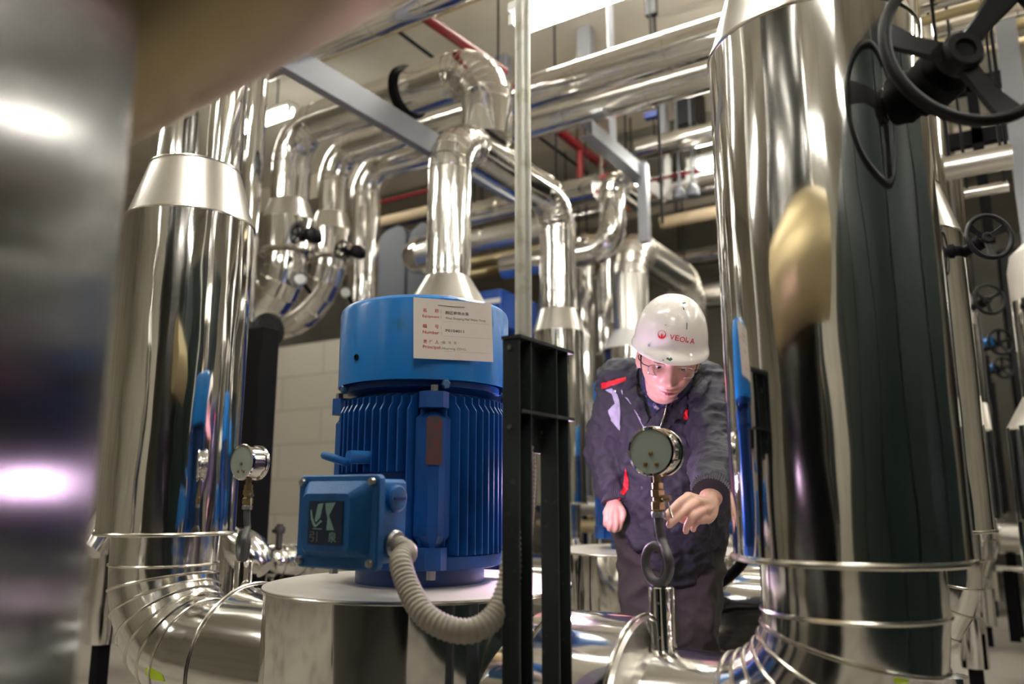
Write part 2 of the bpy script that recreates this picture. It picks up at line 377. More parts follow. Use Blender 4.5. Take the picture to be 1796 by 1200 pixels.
# ---------------------------------------------------------------- pump bodies
def pump(y, label, left=True):
    t = thing('insulated_pump', label, 'pump', (CX, y, 0), 'insulated pumps in a row')
    obj('casing', MB().lathe([(.35, .06), (.362, .20), (.362, .694)], (CX, y, 0), seg=112), 'steel_v', t, 12)
    obj('base_plate', MB().box((CX-.3, y-.3, 0), (CX+.3, y+.3, .06), .01), 'black', t)
    b = MB().lathe([(.358, .688), (.366, .692), (.366, .697), (.35, .700), (0.001, .702)], (CX, y, 0), seg=112)
    obj('top_cover', b, 'disc', t, 20)
    obj('rim_band', MB().torus((CX, y, .692), (0, 0, 1), .364, .004, 112), 'seam', t)
    for s in (-1, 1):
        xa = CX+s*.30; xb = CX+s*.575
        obj('flange_jacket', MB().lathe([(.212, 0), (.212, abs(xb-xa))], (xa, y, .45), (s, 0, 0), 96), 'steel_x', t, 12)
        obj('jacket_end', MB().lathe([(.212, 0), (.206, .012), (.155, .02)], (xb, y, .45), (s, 0, 0), 96), 'steel_cone', t, 12)
        obj('rim_band', MB().torus((xb, y, .45), (1, 0, 0), .213, .005, 96), 'seam', t)
    return t
p1 = pump(PY, 'large round insulated pump body under the near blue motor, by the ribbed conduit')
p2 = dup(p1, (0, 1.45, 0), 'insulated pump body behind the worker\'s legs, in the second row')
p3 = dup(p1, (0, 2.9, 0), 'insulated pump body of the third row, hidden behind the second one')
# ---------------------------------------------------------------- motor
def motor(y, label):
    t = thing('electric_motor', label, 'motor', (CX, y, .70), 'blue electric motors on the pumps')
    z0, z1 = .772, 1.13
    obj('motor_body', MB().lathe([(.155, .698), (.155, .735), (.185, .745), (.185, .765), (.155, .775), (.155, 1.14), (.19, 1.15), (.19, 1.165)], (CX, y, 0), seg=72), 'blue', t)
    obj('base_ring', MB().lathe([(.186, .738), (.20, .742), (.20, .768), (.19, .772)], (CX, y, 0), seg=72), 'blue', t)
    # fins: parallel groups on the four sides, notched at the top
    fin = []
    for side in range(4):
        ang = side*PI/2; c, s = math.cos(ang), math.sin(ang)
        for k in range(-6, 7):
            u = k*.0205
            if side == 3 and abs(u) < .06 and False: continue
            e = math.sqrt(.213**2-u*u); i0 = math.sqrt(max(.15**2-u*u, 0))
            if abs(k) == 6: e -= .01
            zb = z0 + (.0)
            if side == 3 and -4 <= k <= 4: zb = .955          # room for the junction box
            prof = [(i0, zb), (e, zb), (e, z1-.035), (e-.012, z1-.018), (e-.012, z1-.004), (e-.03, z1+.004), (i0, z1+.004)]
            b = MB(); th = .0042
            vs = []
            for dv in (-th/2, th/2):
                for rr_, zz in prof:
                    lx, ly = rr_, u+dv
                    vs.append((CX+lx*c-ly*s, y+lx*s+ly*c, zz))
            n = len(prof)
            b.add(vs, [tuple(range(n)), tuple(reversed(range(n, 2*n)))] + [(i, (i+1) % n, n+(i+1) % n, n+i) for i in range(n)])
            fin.append(b)
    for b in fin: obj('cooling_fin', b, 'blue', t)
    # lug columns at the four corners
    for a in (-45, 45, 135, 225):
        aa = math.radians(a); d = Vector((math.cos(aa), math.sin(aa), 0)); n = Vector((-d.y, d.x, 0))
        m = Matrix(((n.x, d.x*-1, 0, 0), (n.y, d.y*-1, 0, 0), (0, 0, 1, 0), (0, 0, 0, 1)))
        m = Matrix.Translation((CX, y, 0)) @ m
        def pl(q, z): return [tuple(m @ Vector((a_, b_, z))) for a_, b_ in q]
        wq = [(-.040, -.15), (-.040, -.196), (-.012, -.214), (.012, -.214), (.040, -.196), (.040, -.15)]
        b = MB().ring_loft([pl([(a_*.5, b_) for a_, b_ in wq], .79), pl(wq, .815), pl(wq, 1.075), pl([(a_*.6, b_+.012) for a_, b_ in wq], 1.09)])
        obj('lug_column', b, 'blue', t, 20)
        q = [(-.030, -.15), (-.034, -.205), (-.018, -.224), (.018, -.224), (.034, -.205), (.030, -.15)]
        lg = obj('bolt_lug', MB().ring_loft([pl(q, .742), pl(q, .79)]), 'blue', t, 20)
        obj('bolt', MB().lathe([(.011, .722), (.011, .744)], m @ Vector((0, -.205, 0)), seg=6), 'bolt', lg)
        lg = obj('bolt_lug', MB().ring_loft([pl(q, 1.098), pl(q, 1.135)]), 'blue', t, 20)
        obj('bolt', MB().lathe([(.009, 1.135), (.009, 1.15)], m @ Vector((0, -.208, 0)), seg=6), 'bolt', lg)
    aa = math.radians(-45); d = Vector((math.cos(aa), math.sin(aa), 0)); n = Vector((-d.y, d.x, 0)); c0 = Vector((CX, y, 0))+d*.2145
    pm = Matrix(((n.x, 0, d.x, c0.x), (n.y, 0, d.y, c0.y), (0, 1, 0, .97), (0, 0, 0, 1)))
    tag(obj('nameplate', MB().prism([(-.018, 0), (.018, 0), (.018, .1), (.012, .108), (-.014, .108), (-.018, .1)], pm, .004), 'rust', t), 'worn reddish nameplate', None)
    # fan cowl
    R = .213
    prof = [(R-.004, 1.163), (R, 1.163), (R, 1.345), (R-.003, 1.355), (R-.010, 1.362), (R-.022, 1.366), (.001, 1.370)]
    cw = tag(obj('fan_cowl', MB().lathe(prof, (CX, y, 0), seg=96, cap=False), 'blue_cowl', t, 25), 'sky blue fan cowl', None)
    for a in (-100, -24, 60, 150):
        d = Vector((math.cos(math.radians(a)), math.sin(math.radians(a)), 0))
        p = Vector((CX, y, 1.222)) + d*(R-.004)
        obj('screw_hole', MB().lathe([(.0075, 0), (.0075, .006), (.005, .0062), (.005, .004)], p, d, 16, cap=True), 'black', cw)
    for a in (-38, -118, 20):
        d = Vector((math.cos(math.radians(a)), math.sin(math.radians(a)), 0))
        obj('bolt', MB().lathe([(.011, 0), (.011, .012), (.008, .014)], Vector((CX, y, 1.153)) + d*(R-.012), d, 6), 'boltblue', cw)
    # junction box on the -y side, facing -y
    x0, x1, yf, zb, zt = -1.222, -1.012, 1.15, .765, .942
    yf += y-PY; cxb = (x0+x1)/2
    def rr4(x0, x1, z0, z1, r, yy):
        pts = []
        for cx_, cz_, a0 in ((x1-r, z1-r, 0), (x0+r, z1-r, 90), (x0+r, z0+r, 180), (x1-r, z0+r, 270)):
            for k in range(5):
                a = math.radians(a0+k*22.5); pts.append((cx_+r*math.cos(a), yy, cz_+r*math.sin(a)))
        return pts
    bx = obj('junction_box', MB().ring_loft([rr4(x0+.012, x1-.012, zb+.01, zt-.008, .012, yf+.016), rr4(x0+.012, x1-.012, zb+.01, zt-.008, .012, yf+.095), rr4(x0+.02, x1-.02, zb+.018, zt-.016, .012, yf+.097), rr4(x0+.02, x0+.062, zb+.03, zt-.03, .012, yf+.118), rr4(x0+.02, x0+.062, zb+.03, zt-.03, .012, yf+.30)]), 'blue_jb', t, 20)
    lid = obj('lid', MB().ring_loft([rr4(x0, x1, zb, zt, .012, yf+.018), rr4(x0, x1, zb, zt, .012, yf+.003), rr4(x0+.003, x1-.003, zb+.003, zt-.003, .011, yf), rr4(x0+.016, x1-.016, zb+.022, zt-.012, .02, yf), rr4(x0+.036, x1-.05, zb+.034, zt-.036, .014, yf-.022)]), 'blue_jb', bx, 12)
    for bxx in (x0+.014, x1-.014):
        for bz in (zb+.014, zt-.014):
            obj('bolt', MB().lathe([(.008, 0), (.008, .004), (.0065, .009), (.001, .010)], (bxx, yf, bz), (0, -1, 0), 12), 'bolt', lid) if False else obj('bolt', MB().lathe([(.008, 0), (.008, .004), (.0065, .009), (.001, .010)], (bxx, yf, bz), (0, -1, 0), 12), 'bolt', bx)
    obj('emblem_plate', MB().box((x0+.056, yf-.0245, zb+.047), (x1-.066, yf-.0215, zt-.05)), 'plate', bx)
    ex0, ex1, ez0, ez1 = x0+.056, x1-.066, zb+.047, zt-.05
    W_, H_ = ex1-ex0, ez1-ez0
    em = Matrix(((W_, 0, 0, ex0), (0, 0, -1, yf-.0247), (0, H_, 0, ez0), (0, 0, 0, 1)))
    b = MB()
    for poly in ([(.20, .55), (.28, .93), (.44, .95), (.36, .62), (.24, .50)],
                 [(.50, .95), (.80, .97), (.62, .66), (.78, .33), (.56, .33), (.58, .60), (.52, .78)],
                 [(.20, .48), (.13, .62), (.09, .80), (.06, .78), (.08, .58), (.16, .42), (.22, .38), (.42, .52), (.38, .56), (.24, .44)],
                 [(.15, .34), (.42, .34), (.42, .36), (.15, .36)]):
        obj('emblem_shape', MB().prism(poly, em, .0006), 'emblem', bx)
    b = MB()
    for ch, xo, mm in (('\u5f15', .06, 'ink_grey'), ('\u6cc9', .62, 'emblem')):
        put_text(ch, H_*.24, W_*.24, mm, Matrix.Translation((ex0+W_*xo, yf-.0247, ez0+H_*.05)) @ Matrix.Rotation(PI/2, 4, 'X'), bx, 'emblem_character')
    # side entries on the +x side of the box
    sx = x1-.012
    cp = obj('blanking_cap', MB().lathe([(.026, 0), (.026, .008), (.022, .011), (.001, .012)], (sx, yf+.062, zt-.045), (1, 0, 0), 32), 'blue_jb', bx)
    obj('slot', MB().box((sx+.011, yf+.046, zt-.048), (sx+.0135, yf+.078, zt-.043)), 'blue_dark', bx)
    obj('gland', MB().lathe([(.028, 0), (.028, .006), (.024, .012), (.018, .012), (.018, .004)], (sx, yf+.062, zb+.045), (1, 0, 0), 32), 'bolt', bx)
    # lifting eye above the box
    e0 = Vector((-1.275, y-.235, .985))
    e = obj('lifting_eye', MB().torus(e0+Vector((-.012, -.03, -.002)), (.25, .2, 1), .025, .009, 32, 12), 'blue_jb', t)
    obj('eye_shank', MB().cyl(e0+Vector((.012, -.014, .002)), e0+Vector((.05, .10, .004)), .015), 'blue_jb', e)
    return t
m1 = motor(PY, 'near blue vertical motor wearing the cream paper card, on the big pump')
m2 = dup(m1, (0, 1.45, 0), 'second blue vertical motor, mostly hidden behind the worker')
m3 = dup(m1, (0, 2.9, 0), 'third blue vertical motor, hidden behind the largest riser')

# ---------------------------------------------------------------- paper card on the cowl
a = math.radians(-31.5); n = Vector((math.cos(a), math.sin(a), 0)); tx = Vector((-n.y, n.x, 0)); c = Vector((CX, PY, 0))+n*.2185
ROLL = math.radians(1.8)
ux = tx*math.cos(ROLL)+Vector((0, 0, 1))*math.sin(ROLL); uz = -tx*math.sin(ROLL)+Vector((0, 0, 1))*math.cos(ROLL)
tilt = Vector((0, 0, 0))
def cardm(x, z, d=0):                            # card-local metres from its centre
    o = c + Vector((0, 0, 1.278)) + tx*(-.011) + ux*x + uz*z + n*(d + .001)
    return Matrix(((ux.x, uz.x, n.x, o.x), (ux.y, uz.y, n.y, o.y), (ux.z, uz.z, n.z, o.z), (0, 0, 0, 1)))
cw, chh = .0985, .070
card = obj('paper_card', MB().prism([(-cw, -chh), (cw, -chh), (cw-.001, chh), (-cw+.001, chh)], cardm(0, 0), .0012), 'card')
tag(card, 'cream paper card with red and black lettering, wired to the blue cowl', 'label card')
def ct(txt, px, py, h, w_, m, nm='lettering', bold=.01):      # placed by fractions of the card (0..1 from its upper left)
    put_text(txt, h*2*chh, w_*2*cw, m, cardm(-cw+px*2*cw, chh-py*2*chh, .0013), card, nm, bold, .0004)
ct('\u540d', .115, .235, .068, .048, 'redink'); ct('\u79f0', .262, .235, .068, .050, 'redink'); ct(':', .335, .235, .04, .008, 'ink_grey')
ct('Equipment', .112, .335, .058, .205, 'redink'); ct(':', .335, .318, .04, .008, 'ink_grey')
ct('\u897f\u533a\u5546\u573a\u6c34\u6cf5', .395, .245, .058, .300, 'ink'); ct('West Shopping Mall Water Pump', .395, .338, .050, .515, 'ink', bold=0)
ct('\u7f16', .112, .498, .068, .052, 'redink'); ct('\u53f7', .262, .498, .068, .048, 'redink'); ct(':', .335, .495, .04, .008, 'ink_grey')
ct('Number', .112, .590, .052, .200, 'redink'); ct(':', .342, .59, .04, .008, 'ink_grey')
ct('P0104011', .395, .540, .046, .232, 'ink', bold=.02)
ct('\u8d23', .118, .752, .066, .046, 'redink'); ct('\u4efb', .190, .752, .066, .046, 'redink'); ct('\u4eba', .262, .752, .066, .046, 'redink'); ct(':', .335, .752, .04, .008, 'ink_grey')
ct('\u66fe', .352, .745, .05, .036, 'ink_grey', bold=0); ct('\u534e', .425, .745, .05, .036, 'ink_grey', bold=0); ct('\u8363', .495, .745, .05, .036, 'ink_grey', bold=0)
ct('Principal', .112, .845, .064, .212, 'redink'); ct(':', .330, .838, .04, .008, 'redink')
ct('Huarong ZENG', .350, .845, .048, .300, 'ink_grey', bold=.004)
for yy in (.365, .612, .862): obj('printed_rule', MB().prism([(0, 0), (2*cw*.60, 0), (2*cw*.60, .0003), (0, .0003)], cardm(-cw+.37*2*cw, chh-yy*2*chh, .0012), .0001), 'ink_grey', card)
wr = MB().tube([cardm(*q_).translation for q_ in ((-.02, .079, -.012), (-.03, .075, -.006), (-.037, .062, -.004), (-.038, .056, .0016), (0, .055, .0018), (.028, .056, .0016), (.024, .064, -.004), (.018, .075, -.006), (.01, .079, -.012))], .0006, 6)
obj('tie_wire', wr, 'iron', card)

# ---------------------------------------------------------------- ribbed flexible conduit
def smooth_path(pts, n=10):
    pts = [Vector(p) for p in pts]; out = []
    for i in range(len(pts)-1):
        p0 = pts[max(i-1, 0)]; p1_, p2_ = pts[i], pts[i+1]; p3_ = pts[min(i+2, len(pts)-1)]
        for k in range(n):
            u = k/n
            out.append(.5*((2*p1_)+(p2_-p0)*u+(2*p0-5*p1_+4*p2_-p3_)*u*u+(-p0+3*p1_-3*p2_+p3_)*u**3))
    out.append(pts[-1]); return out
def resample(pts, step):
    out = [pts[0]]; acc = 0
    for a_, b_ in zip(pts, pts[1:]):
        L = (b_-a_).length; d = step-acc
        while d <= L: out.append(a_+(b_-a_)*(d/L)); d += step
        acc = (acc+L) % step
    return out
def ribbed(pts, R, pitch, name, label, m='conduit'):
    p = resample(smooth_path(pts, 14), pitch/6)
    r = [R*(1-.10*(.5-.5*math.cos(2*PI*i/6))**.7) if True else R for i in range(len(p))]
    return tag(obj(name, MB().tube(p, r, 24), m, None, 60), label, 'conduit')
g0 = Vector((-1.024, 1.212, .81))
cpts = [g0, g0+Vector((.035, -.005, -.012)), at_d(703, 985, 1.50), at_d(716, 1030, 1.46), at_d(745, 1078, 1.42), at_d(790, 1104, 1.40), at_d(835, 1104, 1.40), at_d(872, 1075, 1.42), at_d(892, 1025, 1.44), at_d(900, 970, 1.45), at_d(910, 900, 1.46), at_d(915, 820, 1.47), at_d(916, 780, 1.47)]
ribbed(cpts, .0215, .0095, 'flexible_conduit', 'thick beige ribbed hose looping out of the near junction box')
ribbed([at_d(932, 775, 1.62), at_d(933, 840, 1.62), at_d(930, 900, 1.62), at_d(925, 960, 1.66), at_d(915, 1000, 1.75)], .009, .0085, 'flexible_conduit', 'thin pale ribbed hose seen upright between the legs of the grey frame')
t = thing('conduit_box', 'small black and white fitting bolted inside the grey frame', 'fitting', at_d(935, 760, 1.62))
obj('body', MB().box(tuple(at_d(930, 775, 1.62)-Vector((.012, .02, 0))), tuple(at_d(936, 735, 1.62)+Vector((.014, .02, 0))), .004), 'black', t)
obj('gland_nut', MB().lathe([(.012, -.01), (.012, .01)], at_d(932, 778, 1.62), seg=6), 'bolt', t)
ribbed([g0+Vector((0, 1.45, 0)), g0+Vector((.04, 1.44, -.04)), at_d(1215, 1040, 2.80), at_d(1246, 1032, 2.78), at_d(1275, 1014, 2.72), at_d(1300, 990, 2.68), at_d(1312, 960, 2.66), at_d(1315, 900, 2.66)], .018, .0095, 'flexible_conduit', 'dark ribbed hose behind the worker, by the largest riser', 'black')

# ---------------------------------------------------------------- grey channel frame and galvanised post
t = thing('channel_frame', 'dark grey steel stand with two legs and two shelves, right of the near motor', 'stand', (-.75, 1.3, 0))
def chan(x0, y0, wx, dy, z0, z1, name, flip=1):
    b = MB().box((x0, y0, z0), (x0+wx, y0+.004, z1)).box((x0, y0+dy-.004, z0), (x0+wx, y0+dy, z1))
    b.box((x0, y0+.004, z0), (x0+.004, y0+dy-.004, z1))
    return obj(name, b, 'frame', t)
chan(-.760, 1.185, .034, .045, 0, 1.178, 'leg'); chan(-.760, 1.318, .036, .048, 0, 1.178, 'leg')
obj('top_plate', MB().box((-.762, 1.183, 1.178), (-.722, 1.388, 1.184)), 'frame', t)
obj('shelf', MB().box((-.762, 1.19, 1.045), (-.722, 1.388, 1.051)), 'frame', t)
obj('side_plate', MB().box((-.762, 1.225, 1.051), (-.758, 1.34, 1.178)), 'frame', t); obj('side_plate', MB().box((-.762, 1.225, .98), (-.758, 1.34, 1.045)), 'frame', t)
for (yy, zz) in ((1.25, 1.02), (1.32, 1.02), (1.25, 1.14)): obj('bolt', MB().lathe([(.0045, 0), (.0045, .004)], (-.758, yy, zz), (1, 0, 0), 6), 'bolt', t)
for zz in (1.162, 1.02): obj('bolt', MB().lathe([(.0045, 0), (.0045, .004)], (-.744, 1.185, zz), (0, -1, 0), 6), 'bolt', t)
pp = at_d(918, 598, 1.45)
t = thing('support_post', 'round galvanised post running from the grey stand up out of the picture', 'post', (pp.x, pp.y, 1.184))
obj('tube', MB().cyl((pp.x, pp.y, 1.184), (pp.x, pp.y, 4.6), .0158, seg=32), 'galv', t)

# ---------------------------------------------------------------- pressure gauges
def gauge(x, y, zg, ztop, label, lean=0.0):
    """gauge seen from the back: dial faces +y, back plate with three screws faces -y"""
    t = thing('pressure_gauge', label, 'pressure gauge', (x, y, ztop))
    c = Vector((x, y, zg)); ax = Vector((0, -1, 0))
    cs = obj('case', MB().lathe([(.044, -.030), (.0505, -.030), (.0515, -.026), (.0505, -.020), (.046, -.019), (.046, .022), (.050, .023), (.052, .027), (.050, .032), (.0455, .033), (.0455, .0315)], c, ax, 64, cap=False), 'chrome', t)
    bp = obj('back_plate', MB().lathe([(.0455, .0), (.0455, .0305), (.0001, .0306)], c, ax, 48), 'gglass', t)
    for dx, dz in ((0, -.004), (-.012, -.026), (.012, -.026)):
        obj('screw', MB().lathe([(.0045, 0), (.0045, .003), (.002, .004)], c+Vector((dx, -.0305, dz)), ax, 12), 'brass', bp)
    obj('dial', MB().lathe([(.044, 0), (.044, .001)], c+Vector((0, .0305, 0)), (0, 1, 0), 48), 'dial', t)
    zn = zg-.046
    obj('stem_nut', MB().cyl((x, y, zn+.004), (x, y, zn-.02), .0085, seg=12).lathe([(.0125, 0), (.0125, .012)], (x, y, zn-.030), seg=6), 'brass', t)
    zv = zn-.030
    obj('needle_valve', MB().lathe([(.010, 0), (.0145, -.003), (.0145, -.015), (.0115, -.018), (.0115, -.024), (.015, -.027), (.015, -.042), (.011, -.046)], (x, y, zv), seg=6), 'brass', t, 20)
    v = obj('valve_spindle', MB().cyl((x, y, zv-.02), (x+.030, y-.01, zv-.018), .0055, seg=12), 'brass', t)
    obj('tommy_bar', MB().cyl((x+.018, y-.006, zv-.012), (x+.036, y-.016, zv-.058), .0022, seg=8).cyl((x+.012, y-.006, zv-.020), (x+.030, y-.010, zv-.018), .004, seg=8), 'chrome', t)
    obj('union_nut', MB().lathe([(.014, 0), (.015, -.004), (.014, -.012)], (x, y, zv-.046), seg=24), 'bolt', t)
    # pigtail siphon
    zs = zv-.056; zc = ztop+.043
    pts = [Vector((x, y, zs))]
    pts += [Vector((x+.002, y, zs-(zs-zc-.04)*.5)), Vector((x+.006, y, zc+.045))]
    for k in range(15):
        a_ = math.radians(60-k*27)
        pts.append(Vector((x+.004-.012*k/14+.010*math.cos(a_)*0, y-.002+.034*math.cos(a_)*.85-.008, zc+.034*math.sin(a_))) + Vector((.014*math.cos(a_)*.6, 0, 0)))
    pts = pts[:3]
    cen = Vector((x-.006, y-.004, zc))
    for k in range(17):
        a_ = math.radians(35-k*25); 
        pts.append(cen + Vector((.029*math.cos(a_), -.012*math.cos(a_), .036*math.sin(a_))) + Vector((-.016, .024, 0))*(k/16-.5))
    pts.append(Vector((x, y, ztop-.004)))
    obj('pigtail_siphon', MB().tube(smooth_path(pts, 5), .0098, 16), 'iron', t, 50)
    sl = obj('insulating_sleeve', MB().lathe([(.024, ztop), (.0255, ztop-.002), (.0255, ztop-.12)], (x, y, 0), seg=40), 'steel_v', t)
    for zz in (ztop-.03, ztop-.095): obj('rivet', MB().lathe([(.003, 0), (.003, .0015)], Vector((x, y, zz))+Vector((.1, -.99, 0))*.0252, (.1, -.99, 0), 10), 'bolt', sl)
    return t
gauge(-.632, PY, .992, .722, 'chrome pressure gauge on a pigtail pipe, in front of the worker\'s chest')
gauge(-1.885, PY, .998, .722, 'chrome pressure gauge on a pigtail pipe, between the left riser and the junction box')

# ---------------------------------------------------------------- handwheels on the right-hand risers
def handwheel(c, R, label, L=.2, spokes=3, rot=0, n=None):
    t = thing('valve_handwheel', label, 'handwheel', c)
    n = (n or Vector((math.sin(math.radians(33)), -math.cos(math.radians(33)), .06))).normalized()
    q = Vector((0, 0, 1)).rotation_difference(n); c = Vector(c)
    # make local y point up
    up = Vector((0, 0, 1)); v = (up-n*up.dot(n)).normalized(); u = v.cross(n)
    def P_(a_, b_, d_=0): return c+u*a_+v*b_+n*d_
    rp = [P_(R*math.cos(2*PI*k/72), R*math.sin(2*PI*k/72)) for k in range(72)]
    obj('rim', MB().tube(rp, R*(.072 if R > .1 else .11), 16, closed=True), 'wheel', t); hc = c-n*(R*.30)
    obj('hub', MB().lathe([(R*.20, -R*.05), (R*.25, 0), (R*.25, R*.2), (R*.21, R*.25), (R*.13, R*.25), (R*.12, R*.2), (.001, R*.19)], hc, n, 40), 'wheel', t)
    for k in range(spokes):
        a_ = math.radians(rot+k*360/spokes); e = Vector((math.cos(a_), math.sin(a_))); w_ = Vector((-e.y, e.x))
        def S_(r_, s_, d_): q_ = e*r_+w_*s_; return P_(q_.x, q_.y, d_)
        rings = []
        for r_, hw, d_, th in ((R*.18, R*.13, -R*.20, R*.09), (R*.55, R*.125, -R*.14, R*.06), (R*.97, R*.19, 0, R*.05)):
            rings.append([S_(r_, -hw, d_-th/2), S_(r_, hw, d_-th/2), S_(r_, hw*.85, d_+th/2), S_(r_, -hw*.85, d_+th/2)])
        obj('spoke', MB().ring_loft(rings), 'wheel', t)
    obj('gearbox', MB().lathe([(R*.12, -R*.2), (R*.13, -R*.45), (R*.30, -R*.5), (R*.34, -R*.6), (R*.34, -R*1.0), (R*.25, -R*1.15), (R*.25, -L)], c, n, 32), 'black', t)
    return t
handwheel((.005, 1.40, 1.625), .138, 'big black three-spoke handwheel in the upper right corner', L=.24, rot=172)
for k, (wy, px, py) in enumerate(((2.90, 1735, 415), (4.34, 1735, 525))):
    handwheel(at_y(px, py, wy), .072, ['black handwheel beside the second riser, below the big handwheel', 'dim black handwheel halfway up the right edge'][k], L=.17, rot=150)
for k, (wy, px, py) in enumerate(((5.7, 1755, 600), (7.15, 1760, 645))):
    t = handwheel(at_y(px, py, wy), .078, ['small handwheel with a blue collar, upper of a pair at the right edge', 'small handwheel with a blue collar, lower of a pair at the right edge'][k], L=.17, spokes=5, rot=90)
    q = at_y(px-22, py, wy)
    obj('collar', MB().lathe([(.03, -.03), (.03, .03)], q, (1, -.3, 0), 20), 'blue_cowl', t)
# ---------------------------------------------------------------- overhead pipes, struts and the plant behind
def straight(name, label, a, b, R, m='steel_x', joints=(), cat='pipe', jr=.003, group=None, hang=(.08, .92)):
    a = Vector(a); b = Vector(b)
    t = thing(name, label, cat, (a+b)/2, group)
    obj('cladding', MB().cyl(a, b, R, seg=48), m, t)
    for j in hang:
        p = a+(b-a)*j
        if p.z > 1.3: obj('hanger_rod', MB().cyl((p.x, p.y, p.z+R*.9), (p.x, p.y, 4.6), .007, seg=8), 'black', t)
        else: obj('stand', MB().box((p.x-.03, p.y-.03, 0), (p.x+.03, p.y+.03, p.z-R*.9)), 'black', t)
    if not joints: return t
    rings_('joint_band', [(a+(b-a)*j, b-a) for j in joints], 'seam', t, R+.001, jr)
    return t
def hp(label, pxa, top, bot, pxb, y, m='steel_x', joints=(), name='overhead_pipe', cat='pipe', ext=(0, 0), group=None):
    """pipe lying along x at room depth y, seen with edges top..bot at pixel column pxa and reaching pixel column pxb"""
    a = at_y(pxa, top, y); b = at_y(pxa, bot, y); z = (a.z+b.z)/2; R = abs(a.z-b.z)/2*.97
    xb = at_y(pxb, bot, y).x
    return straight(name, label, (a.x-ext[0], y, z), (xb+ext[1], y, z), R, m, joints, cat, group=group)
# three upright pipes turning into the long overhead runs (upper left)
def corner_riser(x, y, zt, xr, R, label, zcone=None, zbot=1.9, rb=.24, low=.42, joints=()):
    t = thing('insulated_pipe_run', label, 'pipe', (x, y, 0), 'pipe runs that climb, turn and cross overhead')
    pts, rings = bend([(x, y, zcone if zcone else .3), (x, y, zt), (xr, y, zt)], rb, 7)
    obj('upper_bend', MB().tube(pts, R, 56), 'steel_e', t, 8)
    rings_('seam_ring', rings, 'seam', t, R+.0008, .003)
    rings_('seam_ring', [(Vector((x+(xr-x)*j, y, zt)), (1, 0, 0)) for j in joints], 'seam', t, R+.0008, .003)
    if zcone:
        Rs = R*1.36; zc = zcone
        obj('cone', MB().lathe([(Rs, zc-.13), (R, zc)], (x, y, 0), seg=56), 'steel_cone', t, 12)
        obj('insulation_sleeve', MB().lathe([(Rs, zc-.34), (Rs, zc-.13)], (x, y, 0), seg=56), 'steel_v', t, 12)
        rings_('flange', [((x, y, zc-.34), (0, 0, 1))], 'seam', t, Rs+.004, .010)
        pts, rings = bend([(x, y, zc-.34), (x, y, zbot), (x-.85, y, zbot)], low, 7)
        obj('lower_bend', MB().tube(pts, R*1.08, 56), 'steel_e', t, 8)
        rings_('band', rings, 'seam', t, R*1.085, .0035)
    return t
z1 = 3.235
corner_riser(-3.75, 3.33, z1, -2.80, .122, 'leftmost of three pipes that rise and turn overhead at upper left', zcone=2.74, zbot=at_y(470, 560, 3.33).z+.05, low=.32)
zA1 = 3.375; zA2 = 3.44
corner_riser(-4.0, 3.95, zA1, .6, .110, 'middle of three rising pipes at upper left, becoming the upper overhead run', zcone=2.90, zbot=at_y(560, 560, 3.95).z+.02, low=.45, joints=(.44, .56, .8))
corner_riser(-4.1, 4.4, zA2, -.5, .118, 'third of three rising pipes at upper left, becoming the lower overhead run', joints=(.5, .66, .85))
# gooseneck joining the first run down to the crossover
t = thing('gooseneck_pipe', 'thick pipe bend at top centre, just left of the post, turning down', 'pipe', (-2.3, 3.36, z1))
pts, rings = bend([(-2.85, 3.33, z1-.01), (-2.24, 3.33, z1-.01), (-2.24, 3.33, 2.79)], .225, 9)
obj('bend', MB().tube(pts, .138, 72), 'steel_e', t, 7)
rings_('seam_ring', rings, 'seam', t, .1385, .0028, 64)
obj('clamp', MB().lathe([(.140, 0), (.158, 0), (.158, .045), (.140, .045)], (-2.82, 3.33, z1-.01), (1, 0, 0), 48), 'black', t)
# struts
def strut(a, b, w_, h, label, hang=(), name='steel_strut', m='strut'):
    a = Vector(a); b = Vector(b)
    t = thing(name, label, 'strut', (a+b)/2)
    d = (b-a).normalized(); r = d.cross(Vector((0, 0, 1))).normalized(); u = r.cross(d)
    k = .006; prof = [(-w_/2, -h/2), (w_/2, -h/2), (w_/2, h/2), (-w_/2, h/2), (-w_/2, h/2-k), (w_/2-k, h/2-k), (w_/2-k, -h/2+k), (-w_/2, -h/2+k)]
    obj('channel', MB().ring_loft([[p + r*x + u*y for x, y in prof] for p in (a, b)]), m, t)
    for f_ in hang:
        p = a+(b-a)*f_; obj('hanger', MB().box((p.x-.02, p.y-.05, p.z+h/2), (p.x-.014, p.y+.05, 4.6)), m, t)
    return t
strut((-2.6, 1.9, 2.84), (-2.6, 4.18, 2.85), .05, .135, 'pale lit grey steel channel crossing from upper left down to the post', hang=(.07,))
strut((-2.1, 4.25, 3.20), (-2.1, 5.15, 3.20), .09, .10, 'blue-grey steel channel sloping down to the right of the post', hang=(.5,))
strut((-2.17, 5.42, 3.25), (-2.17, 5.42, 2.2), .06, .05, 'upright blue-grey steel channel above the slim bright riser') if False else None
tag(obj('steel_upright', MB().box((-2.09, 5.03, 2.66), (-2.02, 5.09, 3.25)), 'strut'), 'upright blue-grey steel post above the bright riser by the helmet', 'post')
